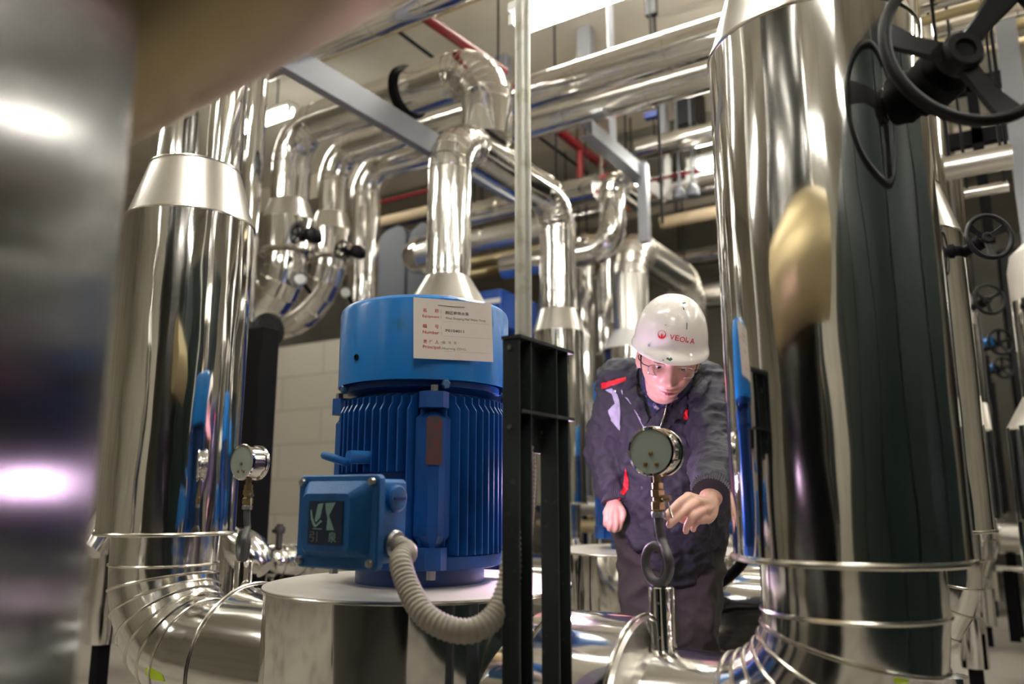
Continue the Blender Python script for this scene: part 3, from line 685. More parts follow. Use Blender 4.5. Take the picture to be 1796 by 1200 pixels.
# overhead runs at the top left
hp('crinkled cladding run crossing the top edge left of the post', 600, 20, 84, 1000, 2.75, ext=(1.2, .3), joints=(.5, .62))
tag(obj('thin_conduit', MB().cyl(at_y(560, 108, 3.2), Vector((.6, 3.2, at_y(560, 108, 3.2).z)), .012), 'brass_clad'), 'thin brown conduit under the crinkled cladding run', 'conduit')
tag(obj('thin_conduit', MB().cyl((-3.2, 2.5, 3.95), (-3.2, 6.5, 3.95), .013), 'black'), 'thin dark conduit across the pale ceiling at upper left', 'conduit')
straight('fire_pipe', 'straight red pipe at the top, left of the post', (-2.42, 2.95, 3.40), (-2.42, 3.78, 3.46), .030, 'red')
# dark hangers beyond
def slab(name, label, pxl, pxr, pt, pb, y, dy, m, cat):
    a = at_y(pxl, (pt+pb)/2, y); b = at_y(pxr, (pt+pb)/2, y); z1_ = at_y(pxl, pt, y).z; z0_ = at_y(pxl, pb, y).z
    return tag(obj(name, MB().box((a.x, y, z0_), (b.x, y+dy, z1_), .004), m), label, cat)
slab('hanger_column', 'dark steel hanger just left of the post, behind the thick bend', 862, 887, -40, 150, 5.2, .1, 'strut', 'hanger')
slab('hanger_column', 'dark steel hanger right of the post, under the lamp', 1010, 1033, -40, 110, 5.2, .1, 'strut', 'hanger')
slab('hanging_rod', 'thin black rod above the two overhead runs', 1137, 1141, -60, 80, 4.6, .02, 'black', 'rod')
slab('rod_clamp', 'black clamp on the rod at the top edge', 1130, 1149, -10, 28, 4.6, .05, 'blackv', 'clamp')
slab('hanging_rod', 'long thin black rod below the overhead runs', 1146, 1150, -300, 395, 5.0, .02, 'black', 'rod')
slab('rod_clamp', 'blue clamp on the long thin rod', 1129, 1152, 198, 209, 5.0, .05, 'blue_dark', 'clamp')
slab('dark_duct_end', 'dark square duct end under the overhead runs', 1183, 1218, 150, 220, 6.0, .3, 'blackv', 'duct')
slab('hanger_column', 'dark steel hanger left of the square duct end', 1155, 1167, 160, 235, 6.2, .06, 'strut', 'hanger')
# runs right of the strut, beyond
PB = 'pipes at the back above the worker'
hp('horizontal pipe with a bend at its left end, upper right of the post', 1120, 246, 282, 1400, 5.9, joints=(.1, .3), ext=(0, .5))
hp('thick matt duct above that bent pipe', 1100, 222, 248, 1400, 7.1, m='wall', ext=(0, .5), name='matt_duct', cat='duct')
hp('bright pipe below the white brackets', 1000, 372, 392, 1400, 7.2, ext=(.3, .5), joints=(.3,))
hp('tan lagged pipe under the bright one, right of the bright riser', 1160, 380, 402, 1400, 6.8, m='tan', ext=(0, .5))
hp('broad pale pipe beside the top of the white helmet', 1195, 505, 548, 1420, 6.9, m='steel_satin', ext=(.1, .5))
hp('dull pipe behind the helmet', 1200, 440, 470, 1420, 7.4, ext=(.2, .5))
hp('dull pipe crossing behind the upright trap pipe', 950, 345, 368, 1200, 7.6, ext=(.6, .4))
hp('thin red sprinkler pipe crossing the white brackets', 1090, 326, 331, 1260, 6.3, m='red', ext=(0, .4), name='sprinkler_pipe')
t = thing('sprinkler_branch', 'dark red branching pipe below the overhead runs, right of the post', 'pipe', (-3.2, 5.3, 3.6))
a = at_x(978, 232, -3.1); b = at_x(1056, 290, -3.1); a.z = b.z
obj('main', MB().cyl(a, b, .042), 'red', t)
c = at_x(1017, 262, -3.1); c.z = a.z; e = c-Vector((0, 0, .32))
obj('drop', MB().cyl(c, e, .032), 'red', t)
obj('cross_pipe', MB().tube(smooth_path([e-Vector((.35, 0, -.02)), e-Vector((0, 0, .05)), e+Vector((.25, .1, .02)), e+Vector((.45, .2, -.1))], 6), .03), 'red', t)
# bracket frame: the brightness of lit steel is put into a white colour
t = thing('white_bracket_frame', 'zigzag bracket frame, its lit brightness put into a white colour, hung at the back, right of the strut', 'bracket', at_y(1175, 300, 6.6))
def br(p, q, y=6.6, w_=.06): a_ = at_y(*p, y); b_ = at_y(*q, y); obj('bar', MB().beam(a_, b_, w_, w_*.8, up=(0, 1, 0)), 'white', t)
br((1134, 318), (1170, 346), w_=.10); br((1171, 350), (1171, 278), w_=.055); br((1127, 322), (1128, 376), w_=.065); br((1208, 326), (1209, 278), w_=.05); br((1208, 289), (1290, 274), w_=.08)
br((1098, 294), (1130, 308), w_=.10); br((1171, 278), (1171, 120), w_=.02)
t = thing('cable_tray', 'shallow cranked white cable tray below the white brackets', 'cable tray', at_y(1210, 330, 6.4))
for p, q in (((1178, 330), (1204, 324)), ((1204, 324), (1226, 311)), ((1226, 311), (1290, 297))): obj('tray_length', MB().beam(at_y(*p, 6.4), at_y(*q, 6.4), .03, .12, up=(0, 1, 0)), 'white', t)
for i, (px, py) in enumerate(((1192, 343), (1216, 338))):
    tag(obj('grey_cap', MB().lathe([(.055, 0), (.05, .06), (.02, .1), (.008, .11), (.008, 4.6-at_y(px, py+6, 6.0).z)], at_y(px, py+6, 6.0), seg=20), 'grey'), ['left grey domed cap under the cranked tray', 'right grey domed cap under the cranked tray'][i], 'cap')
c = at_y(1100, 335, 6.1)
t = thing('orange_vessel', 'small bright orange vessel between the struts', 'vessel', c)
obj('shell', MB().lathe([(.001, -.17), (.05, -.16), (.085, -.10), (.09, -.03), (.085, -.01), (.085, .01), (.09, .03), (.085, .10), (.05, .15), (.001, .16)], c, seg=32), 'orange', t)
obj('hanger_rod', MB().cyl(c+Vector((0, 0, .15)), Vector((c.x, c.y, 4.6)), .008, seg=10), 'black', t)
# plant seen between the left risers and the post
hp('horizontal tan lagged pipe left of the slim riser behind the motor', 655, 384, 402, 745, 5.6, m='tan', ext=(.3, .3))
hp('thin dark red pipe above the tan lagged pipe', 668, 352, 358, 752, 6.0, m='red', ext=(.3, .5), name='sprinkler_pipe')
hp('big shiny horizontal pipe just left of the post, below the strut', 832, 356, 400, 1050, 5.3, ext=(.1, 0), joints=(.3,))
hp('horizontal shiny pipe with a white highlight, left of the post', 745, 424, 462, 1000, 5.0, ext=(0, 0), m='steel_satin', joints=(.45,))
hp('yellowish lagged pipe left of the post', 828, 452, 472, 1050, 6.0, m='brass_clad')
hp('lower yellowish lagged pipe left of the post', 780, 482, 500, 1040, 6.2, m='brass_clad')
c = at_y(742, 448, 4.95)
tag(obj('dished_end', MB().lathe([(.001, -.17), (.08, -.155), (.13, -.11), (.16, -.04), (.165, .05)], c, (1, -.1, 0), 40), 'chrome'), 'round polished vessel end left of the slim riser', 'vessel')
t = thing('plate_heat_exchanger', 'pair of grey covered heat exchanger packs behind the third upright pipe', 'heat exchanger', at_y(700, 700, 5.2)*1)
t.location = (-4.4, 5.3, 0)
for pa, pb, tp in ((662, 709, 404), (714, 752, 396)):
    a = at_y(pa, 500, 5.2); b = at_y(pb, 500, 5.2); zt = at_y(pa, tp, 5.2).z
    pr = [(a.x, 1.2), (b.x, 1.2), (b.x, zt-.10), (b.x-.03, zt-.03), (b.x-.09, zt), (a.x+.1, zt-.02), (a.x+.03, zt-.06), (a.x, zt-.13)]
    obj('cover', MB().ring_loft([[(p_[0], 5.2, p_[1]) for p_ in pr], [(p_[0], 5.7, p_[1]) for p_ in pr]]), 'grey', t, 50)
    obj('foot', MB().box((a.x+.03, 5.25, 0), (b.x-.03, 5.65, 1.2)), 'blue_dark', t)
slab('top_rail', 'dark blue steel rail above the grey exchanger packs', 664, 748, 386, 397, 5.6, .12, 'blue_dark', 'rail')
# blue plant skid
t = thing('blue_plant_skid', 'large deep blue machine casing standing behind the near motor', 'machine', (-3.45, 4.6, 0))
obj('casing', MB().box((-4.57, 4.68, .08), (-3.1, 5.15, 2.06), .02), 'blue_dark', t)
obj('top_panel', MB().box((-3.7, 4.62, 2.08), (-2.98, 5.15, 2.36), .015), 'blue_bright', t)
obj('pale_stripe', MB().box((-3.6, 4.61, 2.255), (-2.985, 4.62, 2.29)), 'white', t); obj('pale_stripe', MB().box((-3.6, 4.61, 2.10), (-2.985, 4.62, 2.13)), 'white', t)
obj('base_rail', MB().box((-4.57, 4.7, 0), (-3.1, 5.13, .08)), 'black', t)
# pale block wall behind, left
bw = mat('pale_blockwork', (.56, .52, .44), .7); nt = bw.node_tree; br_ = nt.nodes.new('ShaderNodeTexBrick'); tc = nt.nodes.new('ShaderNodeTexCoord'); mp = nt.nodes.new('ShaderNodeMapping')
mp.inputs['Rotation'].default_value = (PI/2, 0, 0); nt.links.new(tc.outputs['Object'], mp.inputs[0]); nt.links.new(mp.outputs[0], br_.inputs[0])
br_.inputs['Color1'].default_value = (.58, .54, .46, 1); br_.inputs['Color2'].default_value = (.54, .50, .42, 1); br_.inputs['Mortar'].default_value = (.40, .37, .31, 1)
br_.inputs['Scale'].default_value = 1; br_.inputs['Brick Width'].default_value = 1.2; br_.inputs['Row Height'].default_value = .36; br_.inputs['Mortar Size'].default_value = .008
nt.links.new(br_.outputs[0], nt.nodes['Principled BSDF'].inputs['Base Color'])
o = obj('wall_partition', MB().box((-8.9, 5.9, 0), (-4.55, 6.05, 2.5)), bw); o['kind'] = 'structure'
# upright pipe beside the left riser
tag(obj('upright_pipe', MB().cyl((-3.95, 3.05, .0), (-3.95, 3.05, 4.6), .048, seg=40), 'steel_v'), 'slim shiny upright pipe touching the right side of the wide left riser', 'pipe')
bpy.data.objects['upright_pipe'].location = at_d(447, 260, 3.9).xy.to_3d() - Vector((-3.95, 3.05, 0))
# valve gear on the two left runs
nL = Vector((-.1, -.98, .05))
w1 = handwheel(at_y(520, 411, 3.05), .052, 'tiny black handwheel on the leftmost rising pipe', L=.08, spokes=5, rot=90, n=nL)
w2 = handwheel(at_y(598, 437, 3.65), .056, 'tiny black handwheel on the middle rising pipe', L=.08, spokes=5, rot=90, n=nL)
for (px, py, y, lb) in ((547, 412, 3.1, 'black gear housing on the leftmost rising pipe'), (626, 441, 3.7, 'black gear housing on the middle rising pipe')):
    c = at_y(px, py, y)
    t = thing('gear_housing', lb, 'gear housing', c)
    obj('housing', MB().lathe([(.02, -.05), (.042, -.045), (.046, 0), (.042, .02), (.02, .03), (.001, .03)], c, (.2, -1, 0), 28), 'blackv', t)
    obj('spindle', MB().cyl(c+Vector((-.12, .03, .0)), c+Vector((-.02, 0, 0)), .016), 'blackv', t); obj('mounting', MB().cyl(c, c+Vector((-.03, .09, 0)), .022), 'blackv', t)
for i, (px, py, y) in enumerate(((527, 490, 3.12), (606, 513, 3.72))):
    c = at_y(px, py, y)
    t = thing('dial_thermometer', ['small white dial on the leftmost rising pipe', 'small white dial on the middle rising pipe'][i], 'dial', c)
    dx = Vector((.55, -.83, .05)).normalized()
    obj('case', MB().lathe([(.030, -.02), (.034, -.018), (.034, .002), (.030, .004)], c, dx, 32), 'bolt', t)
    obj('dial_face', MB().lathe([(.029, .003), (.029, .0055)], c, dx, 32), 'dial', t)
    obj('stem', MB().cyl(c-dx*.02, c-dx*.25, .012), 'black', t)
# black valve, column and low pipework left of the junction box
c = at_d(456, 583, 3.9)
tag(obj('black_valve_body', MB().lathe([(.07, -.10), (.085, -.09), (.085, -.06), (.06, -.04), (.06, .04), (.085, .06), (.085, .09), (.07, .1)], c, (1, -.2, 0), 28), 'blackv'), 'black valve body just right of the wide left riser', 'valve')
c = at_d(446, 612, 3.7)
tag(obj('strainer_bowl', MB().lathe([(.001, -.06), (.03, -.055), (.06, -.02), (.07, .03)], c, seg=28).lathe([(.025, -.25), (.03, -.055)], c, seg=20), 'galv'), 'pale funnel-shaped strainer below the black valve body', 'strainer')
a = at_d(443, 900, 3.4)
tag(obj('black_column', MB().box((a.x-.05, a.y-.05, 0), (a.x+.05, a.y+.05, 1.62), .006), 'black'), 'black steel column between the left riser and the pale wall', 'column')
t = thing('strainer_vessel', 'dull rounded vessel end low behind the left pressure gauge', 'vessel', at_d(440, 975, 2.9)*1); t.location.z = .3
c = at_d(436, 970, 2.95)
obj('shell', MB().lathe([(.04, -.10), (.065, -.05), (.072, 0), (.06, .06), (.035, .09)], c, (.75, .2, -.6), 40), 'steel_e', t, 50)
obj('foot', MB().box((c.x-.03, c.y-.03, 0), (c.x+.03, c.y+.03, c.z-.05)), 'black', t)
t = thing('low_pipe_bend', 'dark ribbed low pipe between the left gauge and the junction box', 'pipe', (0, 0, 0))
a = at_d(462, 990, 3.5); b = at_d(500, 984, 3.5); e = at_d(560, 984, 3.7); t.location = (b.x, b.y, 0)
pth = smooth_path([a-Vector((.05, 0, .12)), a, b, e, e+Vector((.6, 0, 0))], 6)
obj('cladding', MB().tube(pth, .068, 32), 'steel_e', t, 30)
rings_('band', [(pth[i], pth[i+1]-pth[i]) for i in (5, 8, 11, 14)], 'seam', t, .069, .004)
c = at_d(489, 962, 3.45)
obj('drain_cock', MB().cyl(c, c+Vector((0, 0, .10)), .014).lathe([(.02, .06), (.024, .075), (.02, .09)], c, seg=16), 'iron', t)
obj('cock_lever', MB().cyl(c+Vector((-.04, 0, .07)), c+Vector((.0, 0, .075)), .008), 'iron', t)
obj('stand', MB().box((b.x-.03, b.y-.03, 0), (b.x+.03, b.y+.03, b.z-.05)), 'black', t)
# stand and strainer far left, low
t = thing('y_strainer', 'angled clad strainer sticking out low behind the wide left riser', 'strainer', (-3.4, 2.1, 0))
c = at_d(190, 1000, 3.4)
obj('stand_sleeve', MB().lathe([(.058, at_d(190, 1128, 3.4).z), (.058, 1.3)], (c.x, c.y, 0), seg=36), 'steel_v', t)
obj('stand_leg', MB().box((c.x-.025, c.y-.025, 0), (c.x+.025, c.y+.025, at_d(190, 1128, 3.4).z)), 'black', t)
a = at_d(150, 965, 3.2); b = at_d(200, 890, 3.3)
obj('strainer_leg', MB().cyl(a, b, .062), 'steel_e', t)
# bits between frame and worker
hp('short bright pipe seen between the grey frame and the worker', 1030, 872, 905, 1110, 5.4, ext=(.4, .2), m='steel_satin')
hp('yellowish pipe under the short bright one', 1030, 912, 935, 1110, 5.2, ext=(.4, .2), m='brass_clad')
for i, (px, y, R, pt, pb) in enumerate(((1034, 6.0, .075, 420, 900), (1062, 6.4, .10, 425, 635), (1008, 6.6, .08, 430, 900))):
    a = at_y(px, pb, y); b = at_y(px, pt, y)
    tag(obj('upright_pipe', MB().lathe([(R*.3, a.z), (R, a.z+.06), (R, b.z), (R*.6, b.z+.05), (.02, b.z+.06), (.02, 4.6)] if i == 1 else [(R, 0), (R, b.z), (R*.6, b.z+.05)], (a.x, y, 0), seg=36), 'steel_v'), ['shiny upright pipe just right of the cone of the riser beside the post', 'shiny hanging pipe with a rounded foot above the worker\'s shoulder', 'shiny upright pipe mostly hidden by the riser beside the post'][i], 'pipe')
# dark box added to darken the view behind the worker; black chiller casing at right
tag(obj('dark_backing_casing', MB().box((-3.4, 7.7, 0), (-.55, 9.4, 1.9), .02), 'cabinet'), 'dark green box added to darken the view behind the worker', 'machine')
tag(obj('dark_backing_casing', MB().box((.05, 8.2, 0), (3.2, 9.8, 3.1), .02), 'blackv'), 'black machine casing at the right edge', 'machine')
# right edge: rack, pipes, vessel
RP = 3.9
t = thing('steel_rack', 'blue-grey steel rack behind the big handwheel', 'rack', (0, 4.5, 0))
a = at_y(1772, 400, 4.5); u0 = at_y(1760, 60, 4.5)
obj('upright', MB().box((.155, 5.0, .0), (.26, 5.08, 3.62)), 'strut', t)
obj('upright', MB().box((-.022, 5.02, 2.3), (.034, 5.08, 3.62)), 'black', t)
for py, k in ((145, 'cross_rail'), (238, 'cross_rail')):
    z = at_y(1700, py, 5.03).z; obj(k, MB().box((-.40, 5.02, z-.06), (.155, 5.08, z+.03)), 'black', t)
hp('pale thick pipe at the right edge under the rack', 1655, 276, 318, 1782, 3.6, m='steel_satin')
hp('lower pipe at the right edge, behind the pale one', 1690, 330, 350, 1772, 4.3)
for i, (a_, b_, y, m_) in enumerate(((-45, -18, 3.6, 'brass_clad'), (-10, 12, 3.8, 'steel_x'), (18, 34, 4.2, 'brass_clad'), (42, 62, 4.6, 'steel_x'), (66, 84, 5.25, 'brass_clad'), (98, 112, 5.4, 'tan'))):
    hp(['topmost', 'second', 'third', 'fourth', 'fifth', 'lowest and dullest'][i] + ' pipe of the bank behind the big handwheel', 1610, a_+14, b_+14, 1840, y, m=m_, ext=(.1, 1.2), joints=(.2, .3), group='bank of pipes at top right')
t = thing('domed_vessel', 'shiny upright vessel with a white dome at the right edge', 'vessel', (.36, 4.5, 0))
obj('shell', MB().lathe([(.25, 1.35), (.25, 1.82)], (.31, 4.5, 0), seg=64), 'steel_v', t)
obj('dome', MB().lathe([(.25, 1.82), (.25, 1.98), (.235, 2.05), (.18, 2.10), (.001, 2.12)], (.31, 4.5, 0), seg=64), 'disc', t)
obj('lower_cone', MB().lathe([(.33, 1.22), (.25, 1.36)], (.31, 4.5, 0), seg=64), 'disc', t)
obj('lower_shell', MB().lathe([(.33, .25), (.33, 1.22)], (.31, 4.5, 0), seg=64), 'steel_v', t)
obj('foot', MB().lathe([(.2, 0), (.2, .25)], (.31, 4.5, 0), seg=32), 'black', t)
hp('low horizontal pipe crossing the right edge above the floor', 1745, 916, 972, 1830, 6.4, m='steel_satin', ext=(0, .6), joints=(.3,))
hp('thin low pipe under it at the right edge', 1745, 992, 1003, 1830, 6.2, m='steel_x', ext=(0, .6))
# near, out-of-focus pipework at the left and top left
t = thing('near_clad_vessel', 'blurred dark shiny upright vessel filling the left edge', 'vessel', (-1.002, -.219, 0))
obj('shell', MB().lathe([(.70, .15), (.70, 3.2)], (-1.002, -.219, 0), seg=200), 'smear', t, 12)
obj('foot', MB().lathe([(.5, 0), (.5, .15)], (-1.002, -.219, 0), seg=32), 'black', t)
A_ = at_d(240, 258, 1.12); B_ = at_d(700, 20, .80); dr = (B_-A_).normalized(); vd = ((A_+B_)/2-Vector((0, 0, CH))).normalized()
pu = dr.cross(vd).normalized(); pu = pu if pu.z > 0 else -pu
A_ += pu*.175-dr*.06; B_ += pu*.175+dr*.5
t = thing('near_lagged_pipe', 'blurred khaki lagged pipe slanting across the upper left corner', 'pipe', (A_+B_)/2)
obj('lagging', MB().cyl(A_, B_, .17, seg=72), 'brass_clad', t)
# plant on the camera side of the aisle: not in view, mirrored in the cladding; the pump row is added for its reflections
for k, nm in ((1, 'added unseen riser behind the camera'),):
    dup(rr, (0, -2.9, 0), 'unseen right riser added on the camera side of the aisle for reflections'); dup(rl, (0, -2.9, 0), 'unseen left riser added on the camera side of the aisle for reflections')
    dup(p1, (0, -2.9, 0), 'unseen pump body added on the camera side of the aisle for reflections')
for i in range(6):
    tag(obj('control_cabinet', MB().box((1.15, -2.5+i*.92, .0), (1.75, -1.62+i*.92, 2.5), .012), 'cabinet'), ['first', 'second', 'third', 'fourth', 'fifth', 'sixth'][i]+' dark green cabinet of the row to the right of the camera', 'cabinet', 'dark cabinets right of the camera')
# ---------------------------------------------------------------- the worker
RX = Vector((math.cos(YAW), math.sin(YAW), 0)); TC = Vector((math.sin(YAW), -math.cos(YAW), 0)); ZZ = Vector((0, 0, 1))   # image right, towards camera, up
def bez(pts, n):                                 # catmull resample for centre + radii tuples
    out = []
    for i in range(len(pts)-1):
        P = [pts[max(i-1, 0)], pts[i], pts[i+1], pts[min(i+2, len(pts)-1)]]
        for k in range(n):
            u = k/n
            out.append([.5*(2*P[1][j]+(P[2][j]-P[0][j])*u+(2*P[0][j]-5*P[1][j]+4*P[2][j]-P[3][j])*u*u+(-P[0][j]+3*P[1][j]-3*P[2][j]+P[3][j])*u**3) for j in range(len(P[0]))])
    out.append(list(pts[-1])); return out
def limb(mb, secs, n=6, seg=28, lat=None):       # secs: (Vector, r_lateral, r_depth)
    q = bez([(*s[0], s[1], s[2]) for s in secs], n)
    mb.tube([Vector(a[:3]) for a in q], [(a[3], a[4]) for a in q], seg, flat=lat or RX)
    for a in (q[0], q[-1]): blob(mb, Vector(a[:3]), (min(a[3], a[4])*.95,)*3)
def blob(mb, c, r, rot=None, n=14):
    vs = []; fs = []
    for i in range(n+1):
        for j in range(2*n):
            a = PI*i/n; b = PI*j/n
            v = Vector((r[0]*math.sin(a)*math.cos(b), r[1]*math.sin(a)*math.sin(b), r[2]*math.cos(a)))
            if rot: v = rot @ v
            vs.append(c+v)
    for i in range(n):
        for j in range(2*n): fs.append((i*2*n+j, i*2*n+(j+1) % (2*n), (i+1)*2*n+(j+1) % (2*n), (i+1)*2*n+j))
    mb.add(vs, fs)
# head frame
yaw, pitch, roll = math.radians(7), math.radians(31), math.radians(7)
F0 = (TC*math.cos(yaw) - RX*math.sin(yaw)); R0 = (RX*math.cos(yaw) + TC*math.sin(yaw))
Fh = (F0*math.cos(pitch) - ZZ*math.sin(pitch)); U0 = (ZZ*math.cos(pitch) + F0*math.sin(pitch))
Rh = R0*math.cos(roll) - U0*math.sin(roll); Uh = U0*math.cos(roll) + R0*math.sin(roll)
HC = at_d(1173, 628, 2.15)                       # head centre
HM = Matrix(((Rh.x, Fh.x, Uh.x, HC.x), (Rh.y, Fh.y, Uh.y, HC.y), (Rh.z, Fh.z, Uh.z, HC.z), (0, 0, 0, 1)))
def g(x, z, cx, cz, sx, sz): return math.exp(-((x-cx)/sx)**2-((z-cz)/sz)**2)
def head_point(a, b):
    x = math.sin(a)*math.cos(b); y = math.sin(a)*math.sin(b); z = math.cos(a)
    X, Y, Z = .076*x, .096*y, .118*z
    if z < 0:
        t = -z; X *= 1-.27*t**1.8; Y = Y*(1-.10*t) if y < 0 else Y
        if y < 0: Y *= 1-.35*t
    if y > 0:                                    # front of the face
        f = min(1, y*1.6)
        Y = Y*.90 + .006*f
        ax = abs(X)
        Y += f*(.028*g(X, Z, 0, -.034, .011, .015) + .012*g(X, Z, 0, -.010, .009, .022))          # nose tip and bridge
        Y += f*.008*(g(ax, Z, .0125, -.040, .007, .007))                                       # nostril wings
        Y -= f*.011*g(ax, Z, .031, .006, .019, .012)                                             # eye sockets
        Y += f*.007*g(ax, Z, .045, -.026, .018, .018)                                            # cheekbones
        Y += f*.006*g(ax, Z, .025, .026, .026, .007)                                             # brow
        Y += f*(.011*g(X, Z, 0, -.063, .024, .0055) + .012*g(X, Z, 0, -.076, .020, .0065))           # lips
        Y -= f*.006*g(X, Z, 0, -.0695, .028, .0028)                                              # mouth line
        Y -= f*.004*g(X, Z, 0, -.054, .006, .006)
        Y -= f*.004*g(X, Z, 0, -.088, .02, .005)
        Y += f*.010*g(X, Z, 0, -.104, .022, .016)                                                # chin
    return Vector((X, Y, Z))
body = MB()
NA, NB = 110, 150; vs = []; fs = []
for i in range(NA+1):
    for j in range(NB): vs.append(HM @ head_point(PI*i/NA, 2*PI*j/NB))
for i in range(NA):
    for j in range(NB): fs.append((i*NB+j, i*NB+(j+1) % NB, (i+1)*NB+(j+1) % NB, (i+1)*NB+j))
body.add(vs, fs)
R3 = HM.to_3x3()
for s in (-1, 1):
    blob(body, HM @ Vector((s*.078, -.012, -.012)), (.009, .019, .031), R3 @ Matrix.Rotation(s*.35, 3, 'Z'), 10)      # ears
    blob(body, HM @ Vector((s*.031, .0745, .0115)), (  .0165, .009, .0045), R3, 10)                                # upper lids
    blob(body, HM @ Vector((s*.031, .0735, -.008)), (.015, .008, .004), R3, 10)                                  # lower lids
# skeleton points
neck = at_d(1172, 668, 2.38); chest = at_d(1166, 730, 2.480); waist = at_d(1172, 850, 2.530); pelvis = at_d(1176, 935, 2.540)
shL = at_d(1090, 672, 2.470); elL = at_d(1066, 792, 2.510); wrL = at_d(1078, 878, 2.450)
shR = at_d(1246, 686, 2.430); elR = at_d(1264, 800, 2.26); wrR = at_d(1246, 876, 1.93)
hipL = at_d(1138, 960, 2.540); hipR = at_d(1216, 960, 2.540); knL = at_d(1150, 1125, 2.490); knR = at_d(1212, 1125, 2.500)
ankL = Vector((knL.x, knL.y, .09)) - TC*.16 - RX*.0; ankR = Vector((knR.x, knR.y, .09)) - TC*.14
limb(body, [(HM @ Vector((0, -.03, -.04)), .055, .06), (HM @ Vector((0, -.045, -.10)), .052, .055), (neck, .055, .055), (at_d(1168, 700, 2.43), .065, .055), (chest, .13, .08)], seg=28)
limb(body, [(at_d(1168, 690, 2.480), .16, .09), (chest, .165, .11), (waist, .14, .10), (pelvis, .15, .105)])
for a, b, c, d in ((shL, elL, wrL, 0), (shR, elR, wrR, 1)):
    limb(body, [(a, .048, .048), (a.lerp(b, .5), .042, .042), (b, .036, .036), (b.lerp(c, .4), .036, .036), (c, .027, .021)])
for h, k, a in ((hipL, knL, ankL), (hipR, knR, ankR)):
    limb(body, [(h, .078, .08), (h.lerp(k, .5), .068, .07), (k, .052, .054), (k.lerp(a, .4), .048, .052), (a, .034, .036)])
    blob(body, a + TC*.06 - ZZ*.04, (.04, .10, .03), Matrix((RX, -TC, ZZ)).transposed())
# reaching hand: image right. pixel positions and depths for every joint
def fing(pts, r0, r1):
    q = [at_d(*p) for p in pts]; n = len(q); cc = bez([(*v, r0+(r1-r0)*i/(n-1), 0) for i, v in enumerate(q)], 5)
    body.tube([Vector(a[:3]) for a in cc], [a[3] for a in cc], 14)
    blob(body, Vector(cc[-1][:3]), (cc[-1][3],)*3, None, 8); blob(body, Vector(cc[0][:3]), (cc[0][3],)*3, None, 8)
K = [(1207, 872, 1.850), (1222, 882, 1.842), (1234, 896, 1.850), (1242, 911, 1.865)]
for k_, r_ in zip(K, (.0125, .0125, .012, .0115)): fing([(1248, 884, 1.92), ((1248+k_[0])/2+2, (886+k_[1])/2+2, 1.885), k_], .019, r_)
fing([(1232, 905, 1.90), (1240, 895, 1.90)], .020, .020); fing([(1222, 888, 1.875), (1238, 903, 1.885)], .014, .014)
fing([K[0], (1193, 881, 1.805), (1179, 894, 1.775), (1167, 906, 1.755)], .0112, .0076)
fing([K[1], (1205, 893, 1.800), (1188, 908, 1.775), (1174, 921, 1.755)], .0112, .0078)
fing([K[2], (1217, 906, 1.800), (1206, 921, 1.800), (1203, 932, 1.820)], .0105, .0074)
fing([K[3], (1228, 912, 1.825), (1218, 921, 1.830), (1216, 929, 1.845)], .0098, .0068)
fing([(1240, 902, 1.92), (1222, 912, 1.895), (1207, 913, 1.860), (1195, 911, 1.825)], .0135, .0085)      # thumb, behind the fingers
# hanging hand, image left
KL = [(1088, 900, 2.428), (1080, 905, 2.420), (1071, 904, 2.420), (1064, 900, 2.428)]
for k_ in KL: fing([(1078, 880, 2.445), k_], .021, .0125)
for k_, (t1, t2, t3) in zip(KL, (((1089, 914, 2.417), (1087, 925, 2.420), (1084, 929, 2.428)), ((1081, 919, 2.410), (1079, 929, 2.415), (1077, 931, 2.425)), ((1071, 918, 2.410), (1069, 927, 2.415), (1069, 929, 2.425)), ((1063, 911, 2.420), (1062, 919, 2.425), (1063, 922, 2.433)))):
    fing([k_, t1, t2, t3], .0100, .0074)
fing([(1084, 886, 2.435), (1093, 899, 2.420), (1092, 911, 2.415)], .0125, .0085)
bme = remesh(body, .0032, 2)
HI = HM.inverted()
ca = bme.color_attributes.new('tint', 'FLOAT_COLOR', 'POINT')
nrm = [v.normal.copy() for v in bme.vertices]
for v in bme.vertices:
    p = HI @ v.co; c = Vector((.60, .35, .26))
    c *= 1 + .08*noise.noise(v.co*60)
    if p.length < .16 and p.y > .03:
        l = g(p.x, p.z, 0, -.0700, .027, .0095)
        if l > .5 and p.y > .07: c = c.lerp(Vector((.30, .06, .07)), min(1, (l-.5)*3))
        b_ = g(abs(p.x), p.z-.003*abs(p.x)/.03, .031, .027, .020, .0035)
        if b_ > .35: c = c.lerp(Vector((.04, .025, .02)), min(1, (b_-.35)*2.2))
        r_ = g(abs(p.x), p.z, .04, -.035, .02, .018); c = c.lerp(Vector((.62, .28, .22)), r_*.35)
    ca.data[v.index].color = (*c, 1)
person = thing('person', 'person in a white helmet, glasses and navy work jacket leaning over to the gauge', 'person', (pelvis.x, pelvis.y, 0))
bo = obj('body', bme, 'skin', person, 180)
def rel(mb_or_me, name, m, parent=person, ang=50): return obj(name, mb_or_me, m, parent, ang)
# eyes
for s in (-1, 1):
    c = HM @ Vector((s*.031, .0675, .003))
    e = rel((lambda b: blob(b, c, (.012, .012, .012)) or b)(MB()), 'eye', 'eyew')
    rel(MB().lathe([(.0055, 0), (.0055, .0006), (.003, .001)], c + (Fh*.95-Uh*.30).normalized()*.0117, (Fh*.95-Uh*.30), 20), 'iris', 'eye', e)
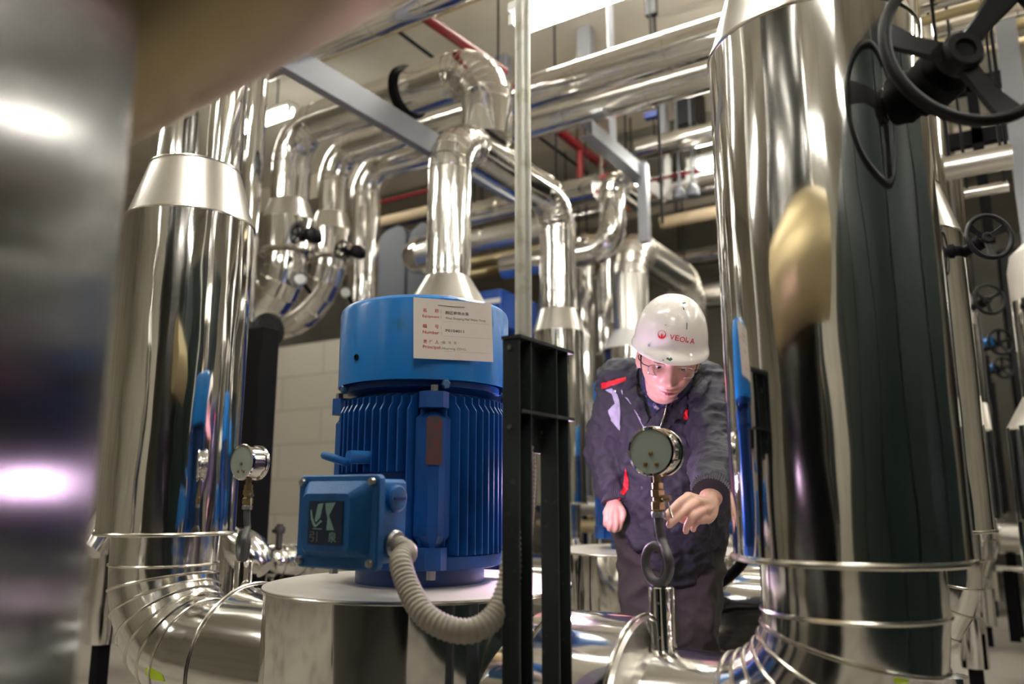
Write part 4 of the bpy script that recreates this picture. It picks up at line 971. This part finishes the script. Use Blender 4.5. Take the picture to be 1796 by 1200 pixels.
# hair: a cap that shows under the helmet at the sides and back
hb = MB(); N1, N2 = 30, 60; vs = []; fs = []
for i in range(N1+1):
    for j in range(N2):
        b_ = 2*PI*j/N2; amax = PI*(.62 if math.sin(b_) < .25 else .40); a_ = amax*i/N1
        p = head_point(a_, b_); vs.append(HM @ (p*1.035 + Vector((0, -.003, .002))))
for i in range(N1):
    for j in range(N2): fs.append((i*N2+j, i*N2+(j+1) % N2, (i+1)*N2+(j+1) % N2, (i+1)*N2+j))
hb.add(vs, fs); rel(hb, 'hair', 'hair')
# helmet
def hel(th, t, off=0):                            # th around, t from crown (0) to brim lip (1+)
    c_, s_ = math.cos(th), math.sin(th)
    if t <= 1:
        a = t*PI/2*.96; r = math.sin(a)**.86; h = .128*math.cos(a)
        X, Y, Z = (.099+off)*r*c_, (.124+off)*r*s_, .047+h+off*math.cos(a)
        return Vector((X, Y-.008, Z))
    k = (t-1)
    fr = max(0, s_)**2
    e = k*(.006+.020*fr)
    return Vector(((.099+off+e)*c_, (.124+off+e)*s_-.008, .047+.0045-k*(.017+.010*fr)))
hm = MB(); NT = 96; rows = [i/26 for i in range(27)]+[1.15, 1.4, 1.7, 2.0]
HMh = HM @ Matrix.Rotation(math.radians(5), 4, 'X')
outer = [[HMh @ hel(2*PI*j/NT, t) for j in range(NT)] for t in rows]
lip = [[HMh @ (hel(2*PI*j/NT, 2.0)+Vector((0, 0, -.0035))) for j in range(NT)], [HMh @ hel(2*PI*j/NT, 1.5, -.004)-Uh*.003 for j in range(NT)]]
inner = [[HMh @ hel(2*PI*j/NT, t, -.0045) for j in range(NT)] for t in reversed(rows[1:27])]
hm.ring_loft(outer+lip+inner, cap0=False, cap1=True)
helmet = rel(hm, 'safety_helmet', 'helmet', person, 60)
helmet['label'] = 'scuffed white safety helmet with red lettering'
dom = MB(); dom.ring_loft([[HMh @ hel(2*PI*j/NT, t, .0007) for j in range(NT)] for t in rows], cap0=False, cap1=False)
hbvh = BVHTree.FromPolygons([Vector(v) for v in dom.v], dom.f)
# decals laid on a surface by looking at it from the viewing point of the photograph
def decal(name, bvh, verts2, faces, m, parent, off=.0008, sub=0):
    vs = []; ok = {}
    org = Vector((0, 0, CH))
    for i, (px, py) in enumerate(verts2):
        d = ray(px, py).normalized(); h = bvh.ray_cast(org, d)
        if h[0] is None: vs.append(Vector((0, 0, 0))); continue
        n = h[1] if h[1].dot(d) < 0 else -h[1]
        vs.append(h[0]+n*off); ok[i] = 1
    fs = [f for f in faces if all(i in ok for i in f)]
    b = MB(); b.add(vs, fs)
    if not fs: return None
    return obj(name, b, m, parent, 60)
def tri_poly(poly, step=3.0):                     # polygon in px -> fine triangle grid
    bm = bmesh.new(); f = bm.faces.new([bm.verts.new((x, y, 0)) for x, y in poly]); bmesh.ops.triangulate(bm, faces=[f])
    for _ in range(5):
        es = [e for e in bm.edges if e.calc_length() > step]
        if not es: break
        bmesh.ops.subdivide_edges(bm, edges=es, cuts=1); bmesh.ops.triangulate(bm, faces=bm.faces[:])
    bm.verts.index_update(); r = ([(v.co.x, v.co.y) for v in bm.verts], [tuple(v.index for v in f.verts) for f in bm.faces]); bm.free(); return r
def decal_text(txt, x0, y0, wpx, hpx, rot, bvh, m, parent, bold=0.0, name='helmet_letter'):
    cu = bpy.data.curves.new('t', 'FONT'); cu.body = txt; cu.size = 1; cu.offset = bold; cu.resolution_u = 4
    o = bpy.data.objects.new('t', cu); COL.objects.link(o); bpy.context.view_layer.update(); me = solid(o); bpy.data.objects.remove(o)
    xs = [v.co.x for v in me.vertices]; ys = [v.co.y for v in me.vertices]; a = math.radians(rot)
    vv = []
    for v in me.vertices:
        x = (v.co.x-min(xs))/(max(xs)-min(xs))*wpx; y = (v.co.y-min(ys))/(max(ys)-min(ys))*hpx
        vv.append((x0+x*math.cos(a)+y*math.sin(a), y0+x*math.sin(a)-y*math.cos(a)))
    return decal(name, bvh, vv, [tuple(p.vertices) for p in me.polygons], m, parent)
for ch, x_, y_, w_ in (('V', 1174, 595.5, 8.5), ('E', 1183.5, 597, 7), ('O', 1191.5, 599.5, 9), ('L', 1202, 600.5, 5), ('A', 1209.5, 602.5, 8)):
    decal_text(ch, x_, y_, w_, 9.2, 8, hbvh, 'logo_red', helmet, .008)
vv = []; ff = []                                   # round emblem: thick ring with a drop in it
for j in range(40):
    a = 2*PI*j/40; th = .72 - .22*max(0, math.sin(a)); vv += [(1161+7.3*math.cos(a), 587+7.6*math.sin(a)), (1161+7.3*(th+.1)*math.cos(a), 586.2+7.6*(th+.1)*math.sin(a))]
ff = [(2*j, 2*((j+1) % 40), 2*((j+1) % 40)+1, 2*j+1) for j in range(40)]
decal('round_logo', hbvh, vv, ff, 'logo_red', helmet)
vv, ff = tri_poly([(1161, 584.5), (1162.5, 588), (1161.8, 592), (1159.6, 592), (1159.2, 588)], 2); decal('logo_drop', hbvh, vv, ff, 'logo_red', helmet)
for (x_, y_) in ((1139, 606), (1211, 623)):
    p = [(x_+2.4*math.cos(k*.7), y_+2.8*math.sin(k*.7)) for k in range(9)]; vv, ff = tri_poly(p, 2); decal('vent_stud', hbvh, vv, ff, 'bolt', helmet, .002)
for p in ([(1168, 630), (1171, 627), (1174, 629), (1177, 627), (1180, 631), (1175, 634), (1172, 632)], [(1204, 566), (1205.5, 567), (1205, 578), (1203.6, 578)], [(1196, 531), (1202, 530), (1203, 532), (1197, 533)], [(1197, 538), (1200, 541), (1201, 545), (1198, 543)], [(1166, 569.5), (1169, 570), (1168, 571.5)], [(1161, 632), (1164, 631), (1165, 633)]):
    vv, ff = tri_poly(p, 3); decal('paint_scuff', hbvh, vv, ff, 'greenpaint', helmet)
# spectacles
gl = None
def lens_loop(s, k=1.0):
    q = []
    for j in range(32):
        a = 2*PI*j/32; cx, cz = math.cos(a), math.sin(a); e = .55
        x = abs(cx)**e*(1 if cx > 0 else -1)*.0255*k; z = abs(cz)**e*(1 if cz > 0 else -1)*.0145*k
        q.append(HM @ Vector((s*.0345+x, .092-.10*abs(s*.0345+x)**1.2-.006, -.006+z)))
    return q
gl = rel(MB().tube(lens_loop(-1), .0010, 8, closed=True), 'glasses_rim', 'chrome'); rel(MB().tube(lens_loop(1), .0010, 8, closed=True), 'glasses_rim', 'chrome')
for s in (-1, 1): rel(MB().add(lens_loop(s, .98), [tuple(range(32))]), 'glasses_lens', 'lens')
rel(MB().tube([HM @ Vector((-.009, .089, -.001)), HM @ Vector((0, .094, .003)), HM @ Vector((.009, .089, -.001))], .0014, 8), 'glasses_bridge', 'iron')
for s in (-1, 1):
    rel(MB().tube([HM @ Vector((s*.058, .083, .002)), HM @ Vector((s*.074, .072, .003)), HM @ Vector((s*.083, .03, .0)), HM @ Vector((s*.083, -.02, -.004))], .0014, 8), 'glasses_temple', 'iron')
    rel(MB().box((-.003, -.002, -.003), (.003, .002, .003)), 'glasses_hinge', 'black').data.transform(Matrix.Translation(HM @ Vector((s*.066, .080, .002)))) if False else None
# trousers
tr = MB()
limb(tr, [(waist - ZZ*.02, .15, .115), (pelvis, .172, .125), (pelvis - ZZ*.07, .165, .12)])
for h, k, a in ((hipL, knL, ankL), (hipR, knR, ankR)):
    limb(tr, [(h + ZZ*.02, .092, .10), (h.lerp(k, .5), .094, .095), (k, .082, .085), (k.lerp(a, .5), .078, .08), (a + ZZ*.02, .072, .075)])
def cloth(me, amp, sc, st=(1, 1, 1), seed=0.0, sharp=1.0):       # folds as soft ridges
    me.update(); ns = [v.normal.copy() for v in me.vertices]
    for v, n in zip(me.vertices, ns):
        q = Vector((v.co.dot(RX)*st[0], v.co.dot(TC)*st[1], v.co.z*st[2]))*sc + Vector((seed, 0, 0))
        f = noise.noise(q); f2 = noise.noise(q*2.3)
        v.co += n*amp*(max(0, 1-2.6*abs(f))**1.5 + .4*max(0, 1-2.6*abs(f2))**1.5 - .35)
tme = remesh(tr, .009, 2); cloth(tme, .014, 7, (1, 1, 1.4), 3); trs = rel(tme, 'trousers', 'trouser', person, 180)
for a in (ankL, ankR):
    sb = MB(); M3 = Matrix((RX, -TC, ZZ)).transposed()
    blob(sb, a + TC*.075 - ZZ*.052, (.048, .125, .040), M3); blob(sb, a - ZZ*.02, (.045, .055, .06), M3)
    sm_ = remesh(sb, .008, 3)
    for v in sm_.vertices: v.co.z = max(v.co.z, .0)
    rel(sm_, 'shoe', 'shoe', person, 180)
# shirt collar and T-shape inside the jacket
sh = MB()
limb(sh, [(HM @ Vector((0, -.045, -.088)), .062, .066), (neck, .072, .072), (at_d(1166, 705, 2.440), .080, .05)])
rel(remesh(sh, .006, 2), 'shirt', 'shirt', person, 180)
# jacket
jk = MB()
limb(jk, [(at_d(1166, 672, 2.478), .115, .080), (at_d(1166, 700, 2.480), .185, .125), (at_d(1167, 750, 2.490), .190, .150), (at_d(1172, 830, 2.510), .180, .160), (at_d(1178, 900, 2.520), .172, .158), (at_d(1180, 952, 2.530), .168, .150)], n=7, seg=40)
for a in ((shL, .078), (shR, .080)): blob(jk, a[0], (a[1],)*3)
limb(jk, [(at_d(1135, 662, 2.480), .06, .07), (shL, .078, .080)]); limb(jk, [(at_d(1200, 670, 2.470), .06, .07), (shR, .082, .085)])
limb(jk, [(shL, .075, .080), (shL.lerp(elL, .5), .070, .075), (elL, .062, .066), (elL.lerp(wrL, .55), .056, .058), (wrL + (elL-wrL)*.13, .042, .042)], n=7)
limb(jk, [(shR, .080, .085), (shR.lerp(elR, .5), .078, .080), (elR, .074, .074), (elR.lerp(wrR, .35), .064, .066), (elR.lerp(wrR, .80), .054, .054)], n=7)
jme = remesh(jk, .006, 3); cloth(jme, .012, 8, (1, 1, .75), 1.5); cloth(jme, .007, 18, (.8, 1, 1.2), 4)
# open neck: pull the front of the collar area inwards
jo = rel(jme, 'jacket', 'jacket', person, 180)
jw = [p + person.location for p in (v.co.copy() for v in jo.data.vertices)]
jb = BVHTree.FromPolygons(jw, [tuple(p.vertices) for p in jo.data.polygons])
def cuff(c, d, r, label='cuff'):
    d = d.normalized(); b = MB(); q = Vector((0, 0, 1)).rotation_difference(d); rings = []
    for i in range(9):
        h = -.022+i*.0055; rr_ = r*(1-.10*i/8)+(.002 if i in (0, 8) else 0)
        rings.append([c + q @ Vector(((rr_+.0016*math.cos(k*PI))*math.cos(2*PI*k/96), (rr_+.0016*math.cos(k*PI))*math.sin(2*PI*k/96), h)) for k in range(96)])
    b.ring_loft(rings); return rel(b, label, 'knit', person, 30)
cuff(elR.lerp(wrR, .90), wrR-elR, .050); cuff(elL.lerp(wrL, .90), wrL-elL, .043)
# collar standing around the neck, open in front
q = bez([(*s_,) for s_ in (tuple(at_d(1166, 690, 2.435)), tuple(at_d(1168, 668, 2.420)), tuple(at_d(1170, 648, 2.405)))], 4)
cb = MB(); ri = []; ro_ = []
for i, p_ in enumerate(q):
    rr_ = .100 - .010*i/len(q); row = []
    for k in range(41):
        a_ = math.radians(-140 + 280*k/40)          # 0 = behind the neck
        row.append(Vector(p_) + RX*math.sin(a_)*rr_*.98 - TC*math.cos(a_)*rr_*.88)
    ri.append(row)
NQ = 41; n_ = len(ri)
outer_ = ri; inner_ = [[p_ + (Vector(q[i])-p_).normalized()*.010 for p_ in ri[i]] for i in range(n_)]
V_ = [p_ for r_ in outer_ for p_ in r_]+[p_ for r_ in inner_ for p_ in r_]; F_ = []
for i in range(n_-1):
    for k in range(NQ-1):
        a_ = i*NQ+k; F_.append((a_, a_+1, a_+1+NQ, a_+NQ)); b_ = n_*NQ+a_; F_.append((b_, b_+NQ, b_+NQ+1, b_+1))
    for k in (0, NQ-1):
        a_ = i*NQ+k; F_.append((a_, a_+NQ, n_*NQ+a_+NQ, n_*NQ+a_))
for k in range(NQ-1):
    for i in (0, n_-1):
        a_ = i*NQ+k; F_.append((a_, a_+1, n_*NQ+a_+1, n_*NQ+a_))
cb.add(V_, F_); rel(cb, 'collar', 'jacket', person, 50)
# collar: stand-up ring open at the front, leaving a dark V
co = MB(); rings = []
base = at_d(1166, 676, 2.465)
def strip(name, px, m, off=.002, step=4.0): vv, ff = tri_poly(px, step); return decal(name, jb, vv, ff, m, jo, off)
strip('dark_lining', [(1112, 640), (1124, 648), (1134, 672), (1146, 706), (1150, 716), (1170, 716), (1192, 702), (1206, 690), (1224, 668), (1240, 640), (1200, 640), (1150, 640)], 'jblack', .003)
strip('shirt_front', [(1122, 668), (1130, 694), (1140, 714), (1148, 728), (1162, 716), (1180, 706), (1190, 702), (1180, 690), (1150, 690)], 'shirt', .006)
strip('red_shoulder_stripe', [(1055, 672), (1080, 666), (1104, 661), (1106, 665), (1082, 673), (1057, 683)], 'jred', .003)
strip('red_shoulder_stripe', [(1194, 726), (1201, 713), (1208, 722), (1208, 735), (1202, 737)], 'jred', .003)
strip('pale_chest_patch', [(1062, 684), (1074, 680), (1084, 693), (1088, 712), (1089, 736), (1088, 755), (1082, 750), (1072, 738), (1067, 720), (1076, 736), (1081, 736), (1079, 708), (1074, 692)], 'jpale', .003)
strip('red_side_piping', [(1097, 820), (1103, 842), (1103, 858), (1094, 868), (1085, 878), (1082, 872), (1092, 856), (1095, 838)], 'jred', .003)
strip('red_side_piping', [(1086, 886), (1096, 888), (1100, 896), (1092, 900), (1086, 896)], 'jred', .003)
strip('pocket_flap', [(1214, 742), (1228, 726), (1238, 724), (1246, 744), (1228, 748)], 'jacket', .005)
# collar leaves and front zip edge as raised piping
def piping(name, px, r, m, off=.003):
    pts = []
    for (x_, y_) in px:
        d = ray(x_, y_).normalized(); h = jb.ray_cast(Vector((0, 0, CH)), d)
        if h[0] is not None: pts.append(h[0]-d*off)
    if len(pts) > 2: return rel(MB().tube(smooth_path(pts, 5), r, 8), name, m, person, 60)
piping('collar_edge', [(1118, 645), (1105, 668), (1092, 683), (1094, 692), (1104, 703), (1116, 722), (1128, 746), (1132, 752)], .0035, 'jpale', .006)
piping('collar_edge', [(1132, 752), (1142, 738), (1158, 726), (1172, 716), (1180, 704)], .0030, 'jpale', .006)
piping('front_placket', [(1134, 752), (1138, 800), (1142, 850), (1146, 900), (1148, 940)], .0040, 'jacket', .003)
lf = MB()
def leaf(px, m='jacket', off=.012, th=.006, name='collar_leaf'):
    vv, ff = tri_poly(px, 4); return decal(name, jb, vv, ff, m, jo, off)
leaf([(1118, 632), (1106, 648), (1092, 683), (1094, 692), (1104, 703), (1122, 735), (1132, 752), (1140, 738), (1128, 712), (1118, 688), (1114, 660)], 'jacket', .012)
leaf([(1132, 752), (1142, 738), (1158, 724), (1178, 708), (1196, 700), (1210, 690), (1238, 664), (1248, 660), (1236, 692), (1206, 712), (1196, 734), (1170, 752), (1146, 762)], 'jacket', .010)
zp = piping('zip', [(1170, 706), (1166, 726), (1160, 744), (1158, 754)], .0028, 'chrome', .016)
for (x_, y_) in ((1078, 686), (1168, 744), (1126, 856), (1140, 812)):
    d = ray(x_, y_).normalized(); h = jb.ray_cast(Vector((0, 0, CH)), d)
    if h[0] is not None: rel(MB().lathe([(.005, 0), (.005, .002), (.003, .003)], h[0], h[1] if h[1].dot(d) < 0 else -h[1], 16), 'snap_button', 'bolt', person)

# green marker scribble on the foot of the left riser
eo = [ch for ch in rl.children if ch.name.startswith('elbow')][0]
eb = BVHTree.FromPolygons([v.co + rl.location for v in eo.data.vertices], [tuple(p.vertices) for p in eo.data.polygons])
for i_, px_ in enumerate(([(255, 1172), (262, 1170), (284, 1182), (290, 1196), (268, 1192), (256, 1184)],)):
    vv, ff = tri_poly(px_, 4); decal('marker_patch', eb, vv, ff, 'lace', rl)
for p in ([(1205, 598), (1207, 598), (1207, 600), (1205, 600)],): vv, ff = tri_poly(p, 2); decal('worn_letter', hbvh, vv, ff, 'logo_red', helmet)

eo = [ch for ch in rr.children if ch.name.startswith('elbow')][0]
eb = BVHTree.FromPolygons([v.co + rr.location for v in eo.data.vertices], [tuple(p.vertices) for p in eo.data.polygons])
vv, ff = tri_poly([(1566, 1190), (1580, 1186), (1596, 1192), (1590, 1199), (1570, 1199)], 4); decal('marker_patch', eb, vv, ff, 'lace', rr)
